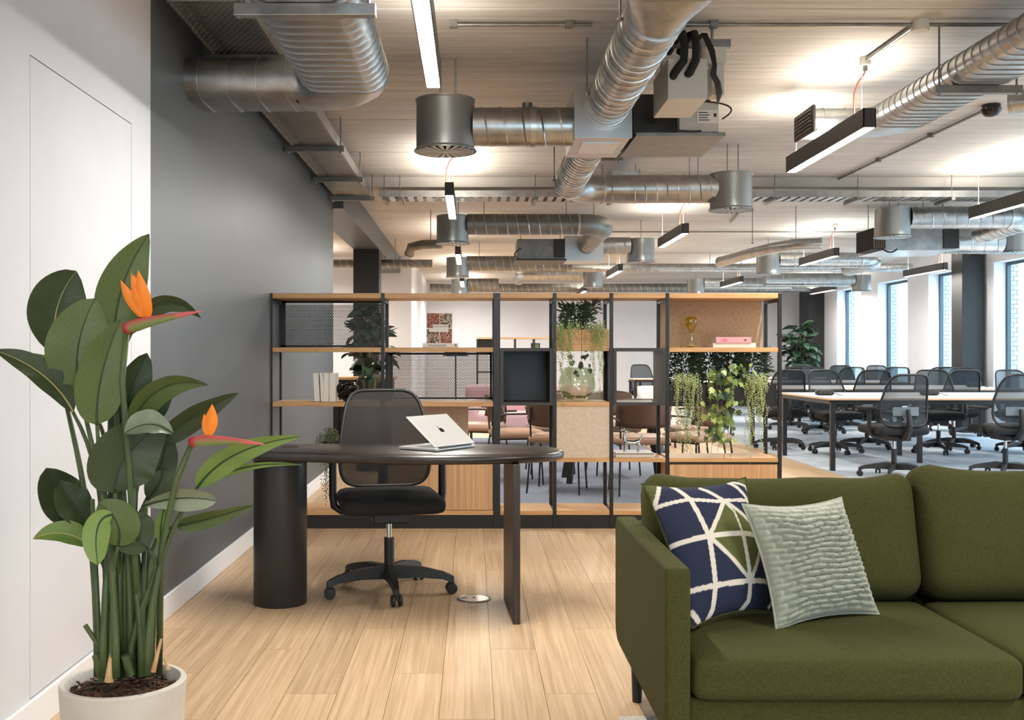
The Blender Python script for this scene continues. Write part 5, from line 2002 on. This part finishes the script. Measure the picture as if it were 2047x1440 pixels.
far = [(1668, 12.35, 8, 'office chair facing us behind the front bench desk, nearest its left end'),
       (1876, 12.35, -10, 'office chair facing us behind the front bench desk, between the two near chairs'),
       (2046, 12.35, 4, 'office chair facing us behind the front bench desk, cut by the right edge'),
       (1562, 12.95, 184, 'office chair seen from behind at the second bench, half hidden by the shelving post'),
       (1733, 12.95, 178, 'office chair seen from behind at the second bench, left of the black near chair'),
       (1907, 12.95, 182, 'office chair seen from behind at the second bench, below the black column'),
       (1643, 15.42, 5, 'office chair facing us at the second bench, near the corner plant'),
       (1940, 15.1, -4, 'office chair facing us at the second bench beside the black column foot'),
       (1580, 16.15, 180, 'office chair at the third bench just right of the shelving'),
       (1690, 16.15, 183, 'office chair at the third bench in front of the farthest window'),
       (1780, 16.15, 178, 'office chair at the third bench in front of the second window'),
       (1868, 16.15, 180, 'office chair at the third bench right of the second window'),
       (1612, 18.45, 3, 'office chair facing us at the third bench beside the plant pot'),
       (1690, 18.45, -3, 'office chair facing us at the third bench below the farthest window'),
       (1766, 18.45, 2, 'office chair facing us at the third bench below the grey pier'),
       (1595, 19.2, 180, 'small far office chair at the last bench behind the shelving edge'),
       (1672, 19.2, 176, 'small far office chair at the last bench under the corner plant')]
for i, (px, d, rz, lb) in enumerate(far):
    loc = (px2X(px, d), d, .004)
    if i == 0:
        cf.location = loc
        cf.rotation_euler = (0, 0, R(rz))
        cf['label'] = lb
    else:
        dup(cf, loc, R(rz), lb, GR)
# extra chair by the far white desk seen through the middle box
bench('small white desk seen far away through the open metal box', 3.02, 4.1, 19.2, 19.9, [(3.05, 19.25), (4.06, 19.25), (3.05, 19.85)])
dup(cf, (3.40, 20.25, .004), R(10), 'far chair at the small desk seen through the open metal box', GR)

for (px, d, lb) in ((1648, 11.15, 'dark desk power module on the front bench, left one'), (1858, 11.15, 'dark desk power module on the front bench, right one'), (1947, 14.1, 'dark power module on the second bench beside the black column')):
    x = px2X(px, d)
    t = thing('power_module', lb, 'power module', (x, d, .742), 0, 'power modules on the desks')
    rbox(B(), (.19, .09, .062), .022, (x, d, .774), 8).done('body', 'black_plastic', t, smooth=180)
    for k in (-1, 0, 1):
        B().box(x + k * .05 - .018, x + k * .05 + .018, d - .0465, d - .044, .76, .785).done('socket', 'charcoal_metal', t)
    B().tube([(x + .09, d, .765), (x + .12, d - .01, .765), (x + .15, d - .04, .747), (x + .19, d - .02, .746)], .004, 6).done('cable', 'black_plastic', t, smooth=60)


# ------------------------------------------------------------------ meeting chairs behind the shelving
def meeting_chair(label):
    t = thing('meeting_chair', label, 'chair', (0, 0, 0), 0, 'brown leather meeting chairs')
    b = rbox(B(), (.46, .45, .07), .034, (0, -.02, .455), 8, crown=.012)
    b.done('seat', 'leather_tan', t, smooth=180, local=True)

    def bk(u, v):
        a = (u - .5) * 2
        cn_ = (1 - (abs(a) ** 4) * .12 * (1 if v > .5 else .6))
        z = .56 + (.25 * v) * cn_ + (0 if v > .5 else .02 * abs(a) ** 3)
        return Vector((a * .235, .225 + .05 * v - .09 * a * a, z))
    b = B().grid(bk, 14, 6)
    o = b.done('backrest', 'leather_brown', t, smooth=180, local=True)
    s_ = o.modifiers.new('thickness', 'SOLIDIFY')
    s_.thickness = .022
    for s in (-1, 1):
        B().tube([(s * .19, -.20, .43), (s * .215, -.225, 0)], .0085, 8).done('leg', 'black_metal', t, smooth=60, local=True)
        B().tube([(s * .20, .195, .72), (s * .205, .20, .60), (s * .20, .185, .43), (s * .225, .25, 0)], .0085, 8).done('leg', 'black_metal', t, smooth=60, local=True)
        B().bar((s * .19, -.2, .415), (s * .2, .19, .415), .012, .014).done('seat_rail', 'black_metal', t, local=True)
        B().tube([(s * .205, .2, .62), (s * .245, .12, .645), (s * .25, -.08, .645)], .009, 8).done('arm', 'black_metal', t, smooth=60, local=True)
    return t


mc = meeting_chair('brown meeting chair seen from behind under the open metal box')
mc.location = (1.42, 8.75, .004)
mc.rotation_euler = (0, 0, R(184))
GC = 'brown leather meeting chairs'
for (x, y, rz, lb) in ((.38, 9.45, 100, 'tan seated meeting chair turned sideways right of the laptop'),
                       (.74, 8.88, 165, 'brown meeting chair right of the sideways one, under the black box'),
                       (.08, 10.3, 250, 'brown meeting chair whose back edge shows left of the wide black post'),
                       (1.40, 10.2, 5, 'brown meeting chair facing us across the table'),
                       (.78, 10.3, 2, 'meeting chair facing us across the table, left of the other'),
                       (1.98, 9.0, 215, 'meeting chair behind the ivy, its thin legs at the shelf post'),
                       (2.15, 9.9, 280, 'meeting chair at the end of the table by the ivy')):
    dup(mc, (x, y, .004), R(rz), lb, GC)
t = thing('meeting_table', 'meeting table with slanting dark legs among the brown chairs', 'table', (1.12, 9.6, 0))
B().box(.82, 1.85, 9.3, 9.95, .715, .742).done('table_top', 'oak', t, bevel=.006)
for (xa, xb) in ((.98, .88), (1.66, 1.78)):
    for (ya, yb) in ((9.5, 9.35), (9.7, 9.85)):
        B().bar((xa, ya, .715), (xb, yb, .004), .05, .03).done('leg', 'black_metal', t)

# far furniture
t = thing('sideboard', 'dark sideboard with a wooden top behind the rubber plant', 'sideboard', (-1.25, 11.8, 0))
B().box(-2.1, -.92, 11.6, 12.05, 0, .90).done('body', 'column_black', t, bevel=.004)
B().box(-2.13, -.89, 11.57, 12.08, .901, .93).done('top', 'oak', t, bevel=.002)
for k in range(2):
    B().box(-2.08 + k * .58, -1.52 + k * .58, 11.585, 11.6, .04, .88).done('door', 'column_black', t, bevel=.002)
t = thing('low_shelf', 'low black framed shelf along the back wall with an oak top', 'shelving', (.85, 22.5, 0))
xa, xb, ya, yb = .1, 1.75, 22.3, 22.65
B().box(xa, xb, ya, yb, 1.54, 1.575).done('top', 'oak', t)
for k in range(5):
    xx = xa + (xb - xa) * k / 4
    B().box(xx - .02, xx + .02, ya, yb, 0, 1.54).done('post', 'black_metal', t)
for zz in (1.24, .8, .4):
    B().box(xa, xb, ya, yb, zz, zz + .03).done('shelf', 'black_metal', t)
B().box(xa + .02, xa + .40, ya + .1, yb, 1.27, 1.54).done('back_panel', 'column_black', t)
t = thing('framed_picture', 'small framed picture on the far low shelf', 'picture', (1.38, 22.4, 1.27))
fr_ = B()
fr_.box(1.27, 1.47, 22.38, 22.4, 1.27, 1.29).box(1.27, 1.47, 22.38, 22.4, 1.43, 1.45).box(1.27, 1.29, 22.38, 22.4, 1.29, 1.43).box(1.45, 1.47, 22.38, 22.4, 1.29, 1.43)
fr_.done('frame', 'black_metal', t)
B().box(1.29, 1.45, 22.392, 22.4, 1.29, 1.43).done('print', 'sprig_green', t)
t = thing('lounge_sofa', 'pale pink lounge sofa in the far meeting area', 'sofa', (.5, 13.4, 0))
rbox(B(), (1.7, .75, .22), .06, (.75, 13.5, .33), 8).done('seat', 'pink_fabric', t, smooth=180)
rbox(B(), (1.7, .2, .42), .07, (.75, 13.85, .58), 8).done('backrest', 'pink_fabric', t, smooth=180)
for s in (-.02, 1.5):
    rbox(B(), (.16, .75, .40), .06, (s, 13.5, .40), 8).done('arm', 'pink_fabric', t, smooth=180)
for (xx, yy) in ((-.02, 13.2), (1.5, 13.2), (-.02, 13.8), (1.5, 13.8)):
    B().cyl((xx, yy, .004), (xx, yy, .22), .018, n=10).done('leg', 'black_metal', t)
t = thing('floor_lamp', 'thin black floor lamp with a flat shade behind the perforated panel', 'floor lamp', (-.18, 10.8, 0))
B().cyl((-.18, 10.8, .0), (-.18, 10.8, .02), .13, n=24).done('base', 'black_metal', t)
B().cyl((-.18, 10.8, .02), (-.18, 10.8, 1.18), .008, n=8).done('pole', 'black_metal', t)
B().lathe([(.14, 1.17), (.11, 1.22), (.02, 1.24), (.0005, 1.241)], (-.18, 10.8, 0), 24).done('shade', 'black_metal', t, smooth=50)
t = thing('tub_chair', 'pale rounded tub chair seen through the open metal box', 'chair', (2.42, 13.2, 0))
B().grid(lambda u, v: Vector((2.42 + .30 * math.cos(R(-20 + 220 * u)), 13.2 + .30 * math.sin(R(-20 + 220 * u)), .3 + .48 * v)), 20, 4).done('shell', 'white_paper', t, smooth=180).modifiers.new('thickness', 'SOLIDIFY').thickness = .06
B().cyl((2.42, 13.2, .3), (2.42, 13.2, .45), .26, n=28).done('seat', 'white_paper', t, smooth=40)
for k in range(4):
    a_ = R(45 + 90 * k)
    B().cyl((2.42 + .22 * math.cos(a_), 13.2 + .25 * math.sin(a_), .004), (2.42 + .18 * math.cos(a_), 13.2 + .2 * math.sin(a_), .3), .014, n=8).done('leg', 'black_metal', t)
